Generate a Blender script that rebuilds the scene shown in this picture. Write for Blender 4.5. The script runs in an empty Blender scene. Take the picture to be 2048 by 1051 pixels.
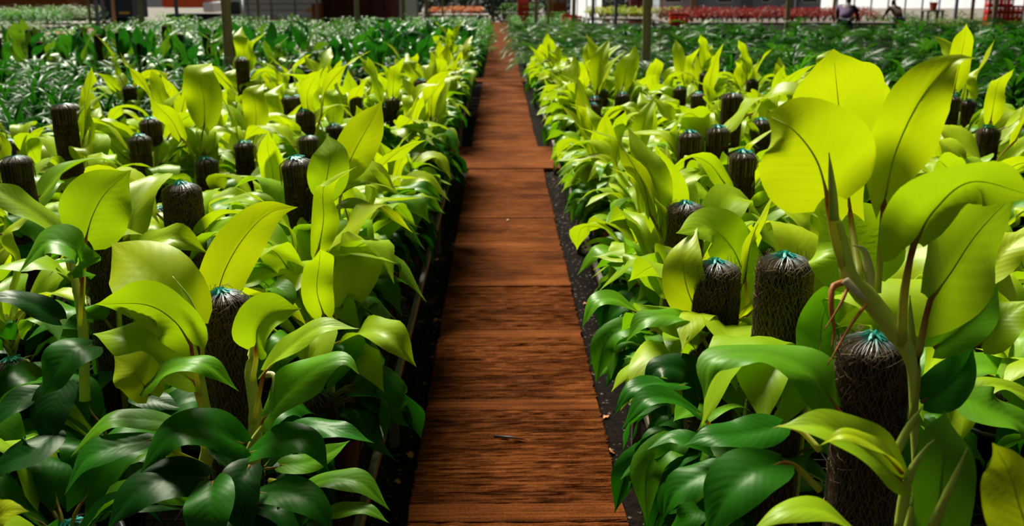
import bpy, math, random
import numpy as np
from mathutils import Vector, Matrix, Euler
random.seed(7)
RN = np.random.RandomState(7)
S = bpy.context.scene
COL = S.collection

# ---------------------------------------------------------------- camera, world, sun, exposure
FPX, CX, CY = 1991.0, 1024.0, 525.5
HC = 1.5
TH = math.atan(554.5 / FPX)
PSI = 0.0126
cam_d = bpy.data.cameras.new('camera')
cam = bpy.data.objects.new('camera', cam_d); COL.objects.link(cam)
cam.location = (0, 0, HC)
cam.rotation_euler = (math.pi / 2 - TH, 0, -PSI)
cam_d.sensor_width = 36; cam_d.lens = 36 * FPX / 2048
cam_d.clip_start = 0.05; cam_d.clip_end = 500
cam_d.dof.use_dof = True; cam_d.dof.focus_distance = 1.95; cam_d.dof.aperture_fstop = 6.3
S.camera = cam
W = bpy.data.worlds.new('world'); S.world = W; W.use_nodes = True
bgn = W.node_tree.nodes['Background']
bgn.inputs[0].default_value = (1.0, 1.0, 0.97, 1); bgn.inputs[1].default_value = 0.075
sun_d = bpy.data.lights.new('sun', 'SUN'); sun = bpy.data.objects.new('sun', sun_d); COL.objects.link(sun)
sun_d.energy = 8.6; sun_d.angle = math.radians(20); sun_d.color = (1.0, 0.97, 0.86)
SUN_AZ, SUN_EL = math.radians(-22), math.radians(50)     # azimuth from +Y (ahead), negative = left
_dir = Vector((math.sin(SUN_AZ) * math.cos(SUN_EL), math.cos(SUN_AZ) * math.cos(SUN_EL), math.sin(SUN_EL)))
sun.rotation_euler = _dir.to_track_quat('Z', 'Y').to_euler()
S.view_settings.view_transform = 'Standard'; S.view_settings.look = 'None'
S.view_settings.exposure = 0.0; S.view_settings.gamma = 1.0; S.view_settings.use_curve_mapping = False
try:
    S.cycles.use_denoising = True
    S.cycles.max_bounces = 8; S.cycles.transmission_bounces = 6; S.cycles.diffuse_bounces = 4
except Exception:
    pass

CR = Euler((math.pi / 2 - TH, 0, -PSI)).to_matrix()
def P(x, y, zc):                         # photo pixel + depth -> a point of the place
    v = Vector(((x - CX) / FPX * zc, -(y - CY) / FPX * zc, -zc))
    return CR @ v + Vector((0, 0, HC))
def camdir(r, u, b):                     # right, up, towards camera
    return (CR @ Vector((r, u, b))).normalized()
def in_view(x, y, z=0.7, m=160):
    v = CR.transposed() @ (Vector((x, y, z)) - Vector((0, 0, HC)))
    if v.z > -0.4: return False
    px = CX + v.x / -v.z * FPX; py = CY - v.y / -v.z * FPX
    return -m < px < 2048 + m and -m < py < 1051 + m * 1.5

# ---------------------------------------------------------------- materials
def newmat(name):
    m = bpy.data.materials.new(name); m.use_nodes = True
    nt = m.node_tree; nt.nodes.clear()
    return m, nt
def nd(nt, typ, **kw):
    n = nt.nodes.new(typ)
    for k, v in kw.items(): setattr(n, k, v)
    return n
def out(nt, sh):
    o = nd(nt, 'ShaderNodeOutputMaterial'); nt.links.new(sh, o.inputs[0])
def mth(nt, op, a, b=None, c=None, clamp=False):
    n = nd(nt, 'ShaderNodeMath', operation=op, use_clamp=clamp)
    for i, v in enumerate((a, b, c)):
        if v is None: continue
        if isinstance(v, (int, float)): n.inputs[i].default_value = v
        else: nt.links.new(v, n.inputs[i])
    return n.outputs[0]
def mixc(nt, fac, a, b, mode='MIX'):
    n = nd(nt, 'ShaderNodeMix', data_type='RGBA', blend_type=mode)
    for i, v in ((0, fac), (6, a), (7, b)):
        if isinstance(v, (int, float)): n.inputs[i].default_value = v
        elif isinstance(v, tuple): n.inputs[i].default_value = v if len(v) == 4 else v + (1,)
        else: nt.links.new(v, n.inputs[i])
    return n.outputs[2]
def noise(nt, vec, scale, detail=3, rough=0.5):
    n = nd(nt, 'ShaderNodeTexNoise'); n.inputs['Scale'].default_value = scale
    n.inputs['Detail'].default_value = detail; n.inputs['Roughness'].default_value = rough
    if vec is not None: nt.links.new(vec, n.inputs['Vector'])
    return n.outputs['Fac']
def princ(nt, col, rough=0.5, spec=0.5, metal=0.0, normal=None, stint=None):
    p = nd(nt, 'ShaderNodeBsdfPrincipled')
    if isinstance(col, tuple): p.inputs['Base Color'].default_value = col if len(col) == 4 else col + (1,)
    else: nt.links.new(col, p.inputs['Base Color'])
    if isinstance(rough, (int, float)): p.inputs['Roughness'].default_value = rough
    else: nt.links.new(rough, p.inputs['Roughness'])
    if stint: p.inputs['Specular Tint'].default_value = stint + (1,)
    p.inputs['Specular IOR Level'].default_value = spec; p.inputs['Metallic'].default_value = metal
    if normal is not None: nt.links.new(normal, p.inputs['Normal'])
    return p.outputs[0]
def bump(nt, h, strength=0.3, dist=0.01):
    b = nd(nt, 'ShaderNodeBump'); b.inputs['Strength'].default_value = strength; b.inputs['Distance'].default_value = dist
    nt.links.new(h, b.inputs['Height']); return b.outputs[0]
def coords(nt, which='Object'):
    return nd(nt, 'ShaderNodeTexCoord').outputs[which]
def ramp(nt, fac, stops):
    r = nd(nt, 'ShaderNodeValToRGB'); e = r.color_ramp.elements
    while len(e) < len(stops): e.new(0.5)
    for i, (p, c) in enumerate(stops): e[i].position = p; e[i].color = c + (1,)
    nt.links.new(fac, r.inputs[0]); return r.outputs[0]

def simple(name, col, rough=0.6, var=0.15, scale=8, spec=0.4, metal=0.0, bmp=0.0):
    m, nt = newmat(name)
    c = coords(nt); n = noise(nt, c, scale, 4)
    lo = tuple(v * (1 - var) for v in col); hi = tuple(min(1, v * (1 + var)) for v in col)
    cc = mixc(nt, n, lo, hi)
    nrm = bump(nt, n, bmp, 0.01) if bmp else None
    out(nt, princ(nt, cc, rough, spec, metal, nrm)); return m

def leaf_material(name, transl=0.42, rough=0.40, spec=0.22, tint=(1.12, 1.08, 0.35), nveins=10.0, veinamt=0.16):
    m, nt = newmat(name)
    oi = nd(nt, 'ShaderNodeObjectInfo')
    uv = nd(nt, 'ShaderNodeUVMap'); sp = nd(nt, 'ShaderNodeSeparateXYZ'); nt.links.new(uv.outputs[0], sp.inputs[0])
    a = mth(nt, 'MULTIPLY', mth(nt, 'ABSOLUTE', mth(nt, 'SUBTRACT', sp.outputs[0], 0.5)), 2.0)
    s = mth(nt, 'SUBTRACT', mth(nt, 'MULTIPLY', sp.outputs[1], nveins), mth(nt, 'MULTIPLY', a, 2.6))
    v = mth(nt, 'ABSOLUTE', mth(nt, 'SUBTRACT', mth(nt, 'FRACT', s), 0.5))
    vein = mth(nt, 'MULTIPLY', mth(nt, 'GREATER_THAN', v, 0.455), 0.55)
    soft = mth(nt, 'MULTIPLY', mth(nt, 'SUBTRACT', v, 0.25), 1.6)
    mid = mth(nt, 'LESS_THAN', a, mth(nt, 'MULTIPLY', mth(nt, 'SUBTRACT', 1.05, sp.outputs[1]), 0.05))
    mask = mth(nt, 'MAXIMUM', vein, mid)
    c = coords(nt); n1 = noise(nt, c, 9, 3); n2 = noise(nt, c, 60, 2)
    base = mixc(nt, 1.0, oi.outputs['Color'], mixc(nt, n1, (0.78, 0.82, 0.8), (1.2, 1.14, 1.1)), 'MULTIPLY')
    base = mixc(nt, mth(nt, 'MULTIPLY', mask, veinamt), base, mixc(nt, 1.0, base, (1.5, 1.35, 1.6), 'MULTIPLY'))
    h = mth(nt, 'ADD', mth(nt, 'MULTIPLY', soft, -0.5), mth(nt, 'MULTIPLY', n2, 0.12))
    nrm = bump(nt, h, 0.10, 0.003)
    pb = princ(nt, base, mth(nt, 'ADD', mth(nt, 'MULTIPLY', n1, 0.16), rough - 0.08), spec, 0, nrm, (.92, 1.0, .66))
    tr = nd(nt, 'ShaderNodeBsdfTranslucent')
    thin = mixc(nt, mth(nt, 'MULTIPLY', mask, 0.28), mixc(nt, 1.0, base, tint, 'MULTIPLY'), mixc(nt, 1.0, base, (.5, .55, .2), 'MULTIPLY'))
    nt.links.new(thin, tr.inputs[0]); nt.links.new(nrm, tr.inputs[1])
    mx = nd(nt, 'ShaderNodeMixShader'); mx.inputs[0].default_value = transl
    nt.links.new(pb, mx.inputs[1]); nt.links.new(tr.outputs[0], mx.inputs[2])
    out(nt, mx.outputs[0]); return m

M = {}
M['leaf'] = leaf_material('lime_leaf')
M['darkleaf'] = leaf_material('dark_leaf', 0.25, 0.36, 0.2, (1.1, 1.15, 0.4), 9, 0.25)
M['blade'] = leaf_material('strap_leaf', 0.36, 0.30, 0.10, (1.3, 1.3, 0.4), 1.0, 0.1)
def petiole_mat(name, stops):
    m, nt = newmat(name); uv = nd(nt, 'ShaderNodeUVMap'); sp = nd(nt, 'ShaderNodeSeparateXYZ'); nt.links.new(uv.outputs[0], sp.inputs[0])
    n = noise(nt, coords(nt), 30, 2)
    t = mth(nt, 'ADD', sp.outputs[1], mth(nt, 'MULTIPLY', mth(nt, 'SUBTRACT', n, 0.5), 0.1))
    c = ramp(nt, t, stops)
    tr = nd(nt, 'ShaderNodeBsdfTranslucent'); nt.links.new(c, tr.inputs[0]); mx = nd(nt, 'ShaderNodeMixShader'); mx.inputs[0].default_value = 0.5
    nt.links.new(princ(nt, c, 0.45, 0.3), mx.inputs[1]); nt.links.new(tr.outputs[0], mx.inputs[2]); out(nt, mx.outputs[0]); return m
M['petiole'] = petiole_mat('petiole', [(0.0, (0.60, 0.66, 0.10)), (0.28, (0.62, 0.58, 0.08)), (0.47, (0.40, 0.09, 0.02)), (0.56, (0.45, 0.38, 0.03)), (1.0, (0.50, 0.60, 0.04))])
M['petiole_green'] = petiole_mat('green_petiole', [(0.0, (0.40, 0.50, 0.06)), (0.3, (0.42, 0.42, 0.05)), (0.47, (0.28, 0.12, 0.02)), (0.56, (0.40, 0.45, 0.03)), (1.0, (0.45, 0.58, 0.04))])
M['stem'] = simple('stem_green', (0.50, 0.60, 0.07), 0.5, 0.2, 20)
M['spear'] = simple('new_leaf_spear', (0.42, 0.52, 0.06), 0.45, 0.1, 20)
M['pot'] = simple('black_pot', (0.012, 0.012, 0.013), 0.5, 0.2)
M['dry'] = simple('dry_sheath', (0.50, 0.17, 0.03), 0.6, 0.4, 25)
M['sheath'] = simple('pale_sheath', (0.62, 0.55, 0.32), 0.6, 0.2, 25)
def coir():
    m, nt = newmat('coir'); c = coords(nt)
    mp = nd(nt, 'ShaderNodeMapping'); mp.inputs['Scale'].default_value = (1, 1, 0.45); nt.links.new(c, mp.inputs[0])
    n = noise(nt, mp.outputs[0], 240, 6, 0.75); n2 = noise(nt, mp.outputs[0], 24, 3)
    col = ramp(nt, mth(nt, 'MULTIPLY', n, mth(nt, 'ADD', n2, 0.5)), [(0.28, (0.008, 0.005, 0.0025)), (0.5, (0.05, 0.028, 0.011)), (0.72, (0.20, 0.115, 0.042))])
    out(nt, princ(nt, col, 0.9, 0.1, 0, bump(nt, n, 1.0, 0.006))); return m
M['coir'] = coir()
M['fibre'] = simple('coir_fibre', (0.17, 0.105, 0.04), 0.8, 0.5, 40)
def netmat():
    m, nt = newmat('net_strand'); c = coords(nt); sp = nd(nt, 'ShaderNodeSeparateXYZ'); nt.links.new(c, sp.inputs[0])
    r2 = mth(nt, 'SQRT', mth(nt, 'ADD', mth(nt, 'MULTIPLY', sp.outputs[0], sp.outputs[0]), mth(nt, 'MULTIPLY', sp.outputs[1], sp.outputs[1])))
    n = noise(nt, c, 60, 2)
    r = mth(nt, 'ADD', mth(nt, 'MULTIPLY', r2, 18.0), mth(nt, 'MULTIPLY', mth(nt, 'SUBTRACT', n, 0.5), 0.3))
    r = mth(nt, 'ADD', r, mth(nt, 'MULTIPLY', sp.outputs[2], -3.0), clamp=True)
    col = ramp(nt, r, [(0.0, (0.03, 0.40, 0.32)), (0.25, (0.06, 0.33, 0.30)), (0.5, (0.30, 0.36, 0.36)), (1.0, (0.16, 0.13, 0.10))])
    out(nt, princ(nt, col, 0.4, 0.5)); return m
M['net'] = netmat()
M['knot'] = simple('teal_knot', (0.03, 0.42, 0.34), 0.5, 0.2, 200)
def concrete():
    m, nt = newmat('red_dusty_concrete')
    geo = nd(nt, 'ShaderNodeNewGeometry').outputs['Position']
    mp = nd(nt, 'ShaderNodeMapping'); mp.inputs['Scale'].default_value = (0.7, 46, 46); nt.links.new(geo, mp.inputs[0])
    ridg = noise(nt, mp.outputs[0], 2.2, 4, 0.6); big = noise(nt, geo, 1.6, 4, 0.6); fine = noise(nt, geo, 120, 3, 0.7)
    f = mth(nt, 'ADD', mth(nt, 'MULTIPLY', ridg, 0.62), mth(nt, 'MULTIPLY', big, 0.45))
    f = mth(nt, 'ADD', f, mth(nt, 'MULTIPLY', mth(nt, 'SUBTRACT', fine, 0.5), 0.3))
    col = ramp(nt, f, [(0.36, (0.020, 0.005, 0.001)), (0.5, (0.098, 0.025, 0.004)), (0.62, (0.20, 0.056, 0.010)), (0.78, (0.34, 0.135, 0.040))])
    h = mth(nt, 'ADD', ridg, mth(nt, 'MULTIPLY', fine, 0.5))
    out(nt, princ(nt, col, 0.85, 0.03, 0, bump(nt, h, 0.7, 0.008))); return m
M['concrete'] = concrete()
def soil():
    m, nt = newmat('dark_soil'); geo = nd(nt, 'ShaderNodeNewGeometry').outputs['Position']
    n = noise(nt, geo, 30, 6, 0.75); n2 = noise(nt, geo, 3, 3)
    col = ramp(nt, n, [(0.35, (0.004, 0.003, 0.002)), (0.58, (0.013, 0.008, 0.004)), (0.75, (0.06, 0.028, 0.012))])
    out(nt, princ(nt, col, 0.9, 0.06, 0, bump(nt, n, 1.0, 0.03))); return m
M['soil'] = soil()
M['yard'] = simple('pale_yard_ground', (0.17, 0.145, 0.12), 0.9, 0.25, 0.6)
M['pebble'] = simple('pebble', (0.07, 0.038, 0.02), 0.7, 0.6, 14)
M['rail'] = simple('galvanised_rail', (0.22, 0.19, 0.16), 0.5, 0.25, 12, metal=0.5)
M['wire'] = simple('wire_mesh', (0.05, 0.045, 0.04), 0.5, 0.25, 12, metal=0.5)
def woodmat(name, a, b):
    m, nt = newmat(name); c = coords(nt); mp = nd(nt, 'ShaderNodeMapping'); mp.inputs['Scale'].default_value = (9, 9, 0.8); nt.links.new(c, mp.inputs[0])
    n = noise(nt, mp.outputs[0], 5, 5, 0.65)
    out(nt, princ(nt, mixc(nt, n, a, b), 0.8, 0.2, 0, bump(nt, n, 0.5, 0.02))); return m
M['postwood'] = woodmat('weathered_post', (0.26, 0.18, 0.10), (0.62, 0.50, 0.32))
M['rustwood'] = woodmat('rust_brown_board', (0.22, 0.062, 0.018), (0.40, 0.13, 0.04))
M['maroon'] = woodmat('maroon_board', (0.05, 0.012, 0.009), (0.10, 0.025, 0.018))
M['bluesteel'] = simple('blue_grey_steel', (0.16, 0.20, 0.28), 0.5, 0.15)
M['white'] = simple('white_paint', (0.80, 0.81, 0.83), 0.5, 0.12, 3)
M['grey'] = simple('grey_paint', (0.25, 0.27, 0.30), 0.6, 0.15, 3)
M['dark'] = simple('dark_underbody', (0.012, 0.012, 0.014), 0.7, 0.3)
M['navy'] = simple('navy_paint', (0.022, 0.034, 0.06), 0.5, 0.2)
M['orange'] = simple('orange_paint', (0.75, 0.10, 0.02), 0.5, 0.15)
M['red'] = simple('red_plastic', (0.75, 0.035, 0.012), 0.45, 0.15)
M['glass'] = simple('dark_glass', (0.03, 0.05, 0.06), 0.1, 0.1, spec=0.8)
M['yellow'] = simple('yellow_paint', (0.70, 0.42, 0.04), 0.5, 0.15)
M['pink'] = simple('dusty_pink_plastic', (0.42, 0.10, 0.10), 0.5, 0.15)
M['wall'] = simple('pale_blue_grey_wall', (0.52, 0.57, 0.66), 0.8, 0.08, 2)
def sheet_mat():
    m, nt = newmat('white_plastic_sheet'); c = mixc(nt, noise(nt, coords(nt), 2, 3), (.82, .86, .92), (.92, .94, .97))
    tr = nd(nt, 'ShaderNodeBsdfTranslucent'); nt.links.new(c, tr.inputs[0]); mx = nd(nt, 'ShaderNodeMixShader'); mx.inputs[0].default_value = 0.6
    nt.links.new(princ(nt, c, 0.6, 0.2), mx.inputs[1]); nt.links.new(tr.outputs[0], mx.inputs[2]); out(nt, mx.outputs[0]); return m
M['brightwall'] = sheet_mat()
M['tyre'] = simple('tyre', (0.012, 0.012, 0.012), 0.8, 0.2)
M['skin'] = simple('skin', (0.05, 0.022, 0.012), 0.55, 0.15)
M['hair'] = simple('hair', (0.008, 0.006, 0.006), 0.6, 0.2)
M['purple'] = simple('purple_cloth', (0.16, 0.09, 0.20), 0.85, 0.25, 12)
M['brown'] = simple('brown_cloth', (0.13, 0.06, 0.04), 0.85, 0.25, 12)
M['cloth'] = simple('dark_trousers', (0.03, 0.03, 0.04), 0.85, 0.2, 12)
M['string'] = simple('yellow_string', (0.65, 0.34, 0.02), 0.7, 0.15)
M['tray'] = simple('pinkish_tray_soil', (0.30, 0.13, 0.08), 0.9, 0.3, 6)
M['treeleaf'] = simple('dark_tree_foliage', (0.010, 0.035, 0.016), 0.6, 0.5, 3)
M['board'] = simple('paper_notice', (0.35, 0.27, 0.24), 0.8, 0.1)

# ---------------------------------------------------------------- mesh helpers
def mesh(name, verts, faces, mats, uvs=None, midx=None, smooth=True):
    me = bpy.data.meshes.new(name)
    me.from_pydata([tuple(map(float, v)) for v in verts], [], faces)
    for m in (mats if isinstance(mats, (list, tuple)) else [mats]): me.materials.append(m)
    if midx is not None: me.polygons.foreach_set('material_index', midx)
    if smooth: me.polygons.foreach_set('use_smooth', [True] * len(faces))
    if uvs is not None:
        l = me.uv_layers.new(name='UVMap')
        vi = np.empty(len(me.loops), dtype=np.int32); me.loops.foreach_get('vertex_index', vi)
        l.data.foreach_set('uv', np.asarray(uvs, dtype=np.float32)[vi].ravel())
    me.update(); return me
def ob(name, data, parent=None, loc=(0, 0, 0), rot=None, scale=None, color=None):
    o = bpy.data.objects.new(name, data); COL.objects.link(o)
    o.location = loc
    if rot is not None: o.rotation_euler = rot
    if scale is not None: o.scale = scale if hasattr(scale, '__len__') else (scale,) * 3
    if parent is not None: o.parent = parent
    if color is not None: o.color = tuple(color[:3]) + (1,)
    return o
def tag(o, label=None, cat=None, group=None, kind=None):
    if label: o['label'] = label
    if cat: o['category'] = cat
    if group: o['group'] = group
    if kind: o['kind'] = kind
    return o
class MB:
    def __init__(s): s.v = []; s.f = []; s.uv = []; s.mi = []
    def add(s, v, f, uv=None, mi=0):
        b = len(s.v); s.v += [tuple(p) for p in v]; s.f += [tuple(i + b for i in q) for q in f]
        s.uv += list(uv) if uv is not None else [(0.5, 0.5)] * len(v); s.mi += [mi] * len(f)
    def box(s, c, d, mi=0, rz=0.0, ch=0.0):
        x, y, z = d[0] / 2, d[1] / 2, d[2] / 2
        k = min(ch, x * .9, y * .9, z * .9)
        pts = []
        if k <= 0:
            pts = [(sx * x, sy * y, sz * z) for sz in (-1, 1) for sx, sy in ((-1, -1), (1, -1), (1, 1), (-1, 1))]
            fs = [(3, 2, 1, 0), (4, 5, 6, 7), (0, 1, 5, 4), (1, 2, 6, 5), (2, 3, 7, 6), (3, 0, 4, 7)]
        else:
            rings = [(-z, k), (-z + k, 0), (z - k, 0), (z, k)]
            for zz, i in rings:
                pts += [(-x + i, -y + i, zz), (x - i, -y + i, zz), (x - i, y - i, zz), (-x + i, y - i, zz)]
            fs = [(3, 2, 1, 0), (12, 13, 14, 15)]
            for r in range(3):
                for q in range(4): fs.append((r * 4 + q, r * 4 + (q + 1) % 4, r * 4 + 4 + (q + 1) % 4, r * 4 + 4 + q))
        cs, sn = math.cos(rz), math.sin(rz)
        s.add([(c[0] + p[0] * cs - p[1] * sn, c[1] + p[0] * sn + p[1] * cs, c[2] + p[2]) for p in pts], fs, None, mi)
    def tube(s, pts, rad, n=6, mi=0, cap=True, t0=0.0, t1=1.0):
        pts = [Vector(p) for p in pts]; m = len(pts)
        if not hasattr(rad, '__len__'): rad = [rad] * m
        up = Vector((0.13, 0.31, 0.94)); vs = []; uv = []
        for i, p in enumerate(pts):
            T = (pts[min(i + 1, m - 1)] - pts[max(i - 1, 0)]).normalized()
            a = T.cross(up)
            if a.length < 0.05: a = T.cross(Vector((1, 0, 0)))
            a.normalize(); b = T.cross(a)
            for q in range(n):
                g = 2 * math.pi * q / n
                vs.append(p + (a * math.cos(g) + b * math.sin(g)) * rad[i]); uv.append((q / n, t0 + (t1 - t0) * i / (m - 1)))
        fs = [(i * n + q, i * n + (q + 1) % n, (i + 1) * n + (q + 1) % n, (i + 1) * n + q) for i in range(m - 1) for q in range(n)]
        if cap: fs += [tuple(range(n))[::-1], tuple(range((m - 1) * n, m * n))]
        s.add(vs, fs, uv, mi)
    def lathe(s, prof, n=16, mi=0, c=(0, 0, 0)):
        vs = [(c[0] + r * math.cos(2 * math.pi * q / n), c[1] + r * math.sin(2 * math.pi * q / n), c[2] + z) for r, z in prof for q in range(n)]
        fs = [(i * n + q, i * n + (q + 1) % n, (i + 1) * n + (q + 1) % n, (i + 1) * n + q) for i in range(len(prof) - 1) for q in range(n)]
        s.add(vs, fs, None, mi)
    def build(s, name, mats, smooth=False):
        return mesh(name, s.v, s.f, mats, s.uv, s.mi, smooth)

def catmull(pts, n):
    p = np.asarray(pts, float)
    if len(p) == 2: return p[0] + np.linspace(0, 1, n)[:, None] * (p[1] - p[0])
    q = np.vstack([2 * p[0] - p[1], p, 2 * p[-1] - p[-2]]); k = len(p) - 1
    seg = np.array([np.linalg.norm(p[i + 1] - p[i]) for i in range(k)]); cum = np.concatenate([[0], np.cumsum(seg)]) / seg.sum()
    o = []
    for t in np.linspace(0, 1, n):
        i = min(int(np.searchsorted(cum, t, side='right')) - 1, k - 1); u = (t - cum[i]) / (cum[i + 1] - cum[i])
        a, b, c, d = q[i:i + 4]
        o.append(0.5 * (2 * b + (c - a) * u + (2 * a - 5 * b + 4 * c - d) * u * u + (3 * b - a - 3 * c + d) * u ** 3))
    return np.array(o)
def unit(v): return v / (np.linalg.norm(v) + 1e-9)
PRT = np.array([0, .04, .10, .2, .32, .45, .58, .70, .80, .88, .94, 1.0]); PRW = np.array([.30, .62, .82, .96, 1.0, .97, .86, .66, .43, .22, .085, .008])
def leaf_geo(pts, width, nhint, fold=0.25, wave=0.1, twist=0.0, cup=0.12, lobe=0.10, seed=0, nu=5, nv=18, warp=1.0, asym=0.0):
    """one blade around a centre line; returns verts, faces, uvs, centre points, normals"""
    rs = np.random.RandomState(seed)
    C = catmull(pts, nv); L = np.linalg.norm(np.diff(C, axis=0), axis=1).sum()
    nh = unit(np.asarray(nhint, float)); vs, uv, cs, ns = [], [], [], []
    ph = rs.uniform(0, 6.28, 4); kw = rs.uniform(7, 12)
    us = np.linspace(-1, 1, 2 * nu + 1); us = np.sign(us) * np.abs(us) ** 0.85
    for i in range(nv):
        t = i / (nv - 1); T = unit(C[min(i + 1, nv - 1)] - C[max(i - 1, 0)])
        sd = np.cross(T, nh); sd = unit(sd) if np.linalg.norm(sd) > 0.05 else np.array([1., 0, 0])
        n = np.cross(sd, T)
        if twist:
            a = twist * (t - 0.3); sd, n = sd * math.cos(a) + n * math.sin(a), n * math.cos(a) - sd * math.sin(a)
        w = width / 2 * np.interp(t ** warp, PRT, PRW)
        cs.append(C[i]); ns.append(n)
        for u in us:
            au = abs(u); side = 1 if u > 0 else -1
            fa = fold * (1 + 0.3 * math.sin(ph[0] + 3 * t + side)) * (1 - 0.25 * t)
            ww = w * (1 + asym * side)
            x = au * ww * math.cos(fa * (1 - 0.35 * au)); h = au * ww * math.sin(fa) - cup * au * au * ww * 1.6
            h += wave * 1.7 * w * au ** 2.2 * math.sin(kw * t + ph[1 if side > 0 else 2])
            h += 0.022 * w * math.sin(math.pi * au) * math.sin(2 * math.pi * (t * 10 - au * 2.6))
            back = -lobe * L * au ** 1.6 * (1 - t) ** 7
            vs.append(C[i] + sd * side * x + n * h + T * (back + 0.04 * L * au * math.sin(math.pi * t))); uv.append((u * .5 + .5, t))
    m = 2 * nu + 1
    fs = [(i * m + q, i * m + q + 1, (i + 1) * m + q + 1, (i + 1) * m + q) for i in range(nv - 1) for q in range(m - 1)]
    return np.array(vs), fs, uv, np.array(cs), np.array(ns)
def petiole_geo(mb, path, cs, ns, r0=0.0052, r1=0.0036, mi=0):
    """stalk from the stem to the blade, running on as a midrib under the blade"""
    k = int(len(cs) * 0.95); A = catmull(path, 8)[:-1] if path is not None else np.zeros((0, 3))
    rm = r1 * np.interp(np.linspace(0, 1, k), [0, .06, .2, .6, 1], [1, .6, .32, .2, .05])
    off = np.minimum(1.0, np.linspace(0.3, 6.0, k))
    B = cs[:k] - ns[:k] * (rm * 1.15 * off)[:, None]
    pts = np.vstack([A, B]); na = len(A)
    rad = list(np.linspace(r0, r1, na)) + list(rm)
    n = 6; base = len(mb.uv)
    mb.tube(pts, rad, n, mi)
    for i in range(len(pts)):
        v = 0.5 * i / max(na, 1) if i < na else 0.5 + 0.5 * (i - na) / k
        for q in range(n): mb.uv[base + i * n + q] = (q / n, v)

# ---------------------------------------------------------------- large structure: ground, path, benches
mb = MB(); g = 24
xs = np.linspace(-32, 34, g); ys = np.linspace(-2, 43.4, g)
mb.add([(x, y, 0) for y in ys for x in xs], [(j * g + i, j * g + i + 1, (j + 1) * g + i + 1, (j + 1) * g + i) for j in range(g - 1) for i in range(g - 1)])
o = tag(ob('floor', mb.build('floor', M['soil']), None, (0, 0, -0.03)), 'dark gravelly soil floor under the benches', 'ground', kind='structure')
mb = MB(); mb.box((2, 80, -0.2), (170, 75, 0.4)); 
o = tag(ob('ground', mb.build('ground', M['yard']), None, (0, 0, -0.9)), 'pale open yard ground beyond the nursery beds', 'ground', kind='structure')

PL, PR = -0.268, 0.368
path = tag(ob('path', None), 'red dusty concrete slab path down the middle', 'path', kind='structure')
def ridged_slab(seed, ln=0.784, smooth=0.10, ridge=0.0055, pitch=0.0155, mild=1.0, lip=.006):
    rs = np.random.RandomState(seed); vs, fs = [], []
    n = int((ln - smooth) / pitch * 4); ysl = [0.001]; hs = [-lip]
    ysl += [0.008, smooth * .5, smooth]; hs += [0, 0.001, 0]
    for i in range(1, n):
        ysl.append(smooth + (ln - smooth - .006) * i / n); hs.append(ridge * mild * (-0.5 + 0.5 * math.cos(2 * math.pi * i / 4)) )
    ysl.append(ln); hs.append(-lip)
    nx = 15; xsl = np.linspace(PL, PR, nx); depth = rs.uniform(.3, 1.25, (len(ysl) // 4 + 2, nx))
    for j, (y, h) in enumerate(zip(ysl, hs)):
        e0, e1 = rs.uniform(-.006, .006, 2)
        for i, x in enumerate(xsl):
            xx = x + (e0 if i == 0 else e1 if i == nx - 1 else 0)
            vs.append((xx, y + rs.uniform(-.0012, .0012), h * depth[j // 4, i] + rs.uniform(-.0005, .0005)))
    m = len(ysl)
    fs = [(j * nx + i, j * nx + i + 1, (j + 1) * nx + i + 1, (j + 1) * nx + i) for j in range(m - 1) for i in range(nx - 1)]
    b = len(vs)                                                   # side skirts
    for j in range(m): vs.append((vs[j * nx][0], vs[j * nx][1], -.07)); vs.append((vs[j * nx + nx - 1][0], vs[j * nx][1], -.07))
    for j in range(m - 1):
        fs.append((j * nx, (j + 1) * nx, b + 2 * j + 2, b + 2 * j)); fs.append((j * nx + nx - 1, b + 2 * j + 1, b + 2 * j + 3, (j + 1) * nx + nx - 1))
    fs.append((b, b + 1, nx - 1) + tuple(range(nx - 2, -1, -1)))
    return mesh('slab', vs, fs, M['concrete'], smooth=False)
near = [ridged_slab(s) for s in (1, 2, 3)]; worn = [ridged_slab(s, mild=0.4, lip=.002) for s in (4, 5)]
far = [ridged_slab(s, pitch=0.031, ridge=.004, lip=.002) for s in (6, 7)]
y = 2.59 - 0.785 * 3; k = 0
while y < 43:
    if not (8.35 < y < 9.2):
        md = near[k % 3] if y < 4.9 else worn[k % 2] if y < 8.3 else far[k % 2]
        ob('slab', md, path, (random.uniform(-.004, .004), y, random.uniform(-.003, .003)))
    y += 0.785; k += 1
    if 8.2 < y < 8.9: y = 8.36
    if 8.9 < y < 9.5: y = 9.58
def slab_box(x0, x1, y0, y1, z=0.004):
    m = MB(); m.box(((x0 + x1) / 2, (y0 + y1) / 2, z - .035), (x1 - x0, y1 - y0, .07), ch=.006)
    return ob('cross_slab', m.build('cross_slab', M['concrete']), path)
slab_box(-.50, .60, 8.38, 9.56); slab_box(-2.3, -.51, 8.5, 9.4); slab_box(.61, 2.5, 8.5, 9.4)
slab_box(-.46, .56, 16.3, 17.0, .008); slab_box(-2.4, 2.5, 42.6, 43.3, .006)

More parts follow.
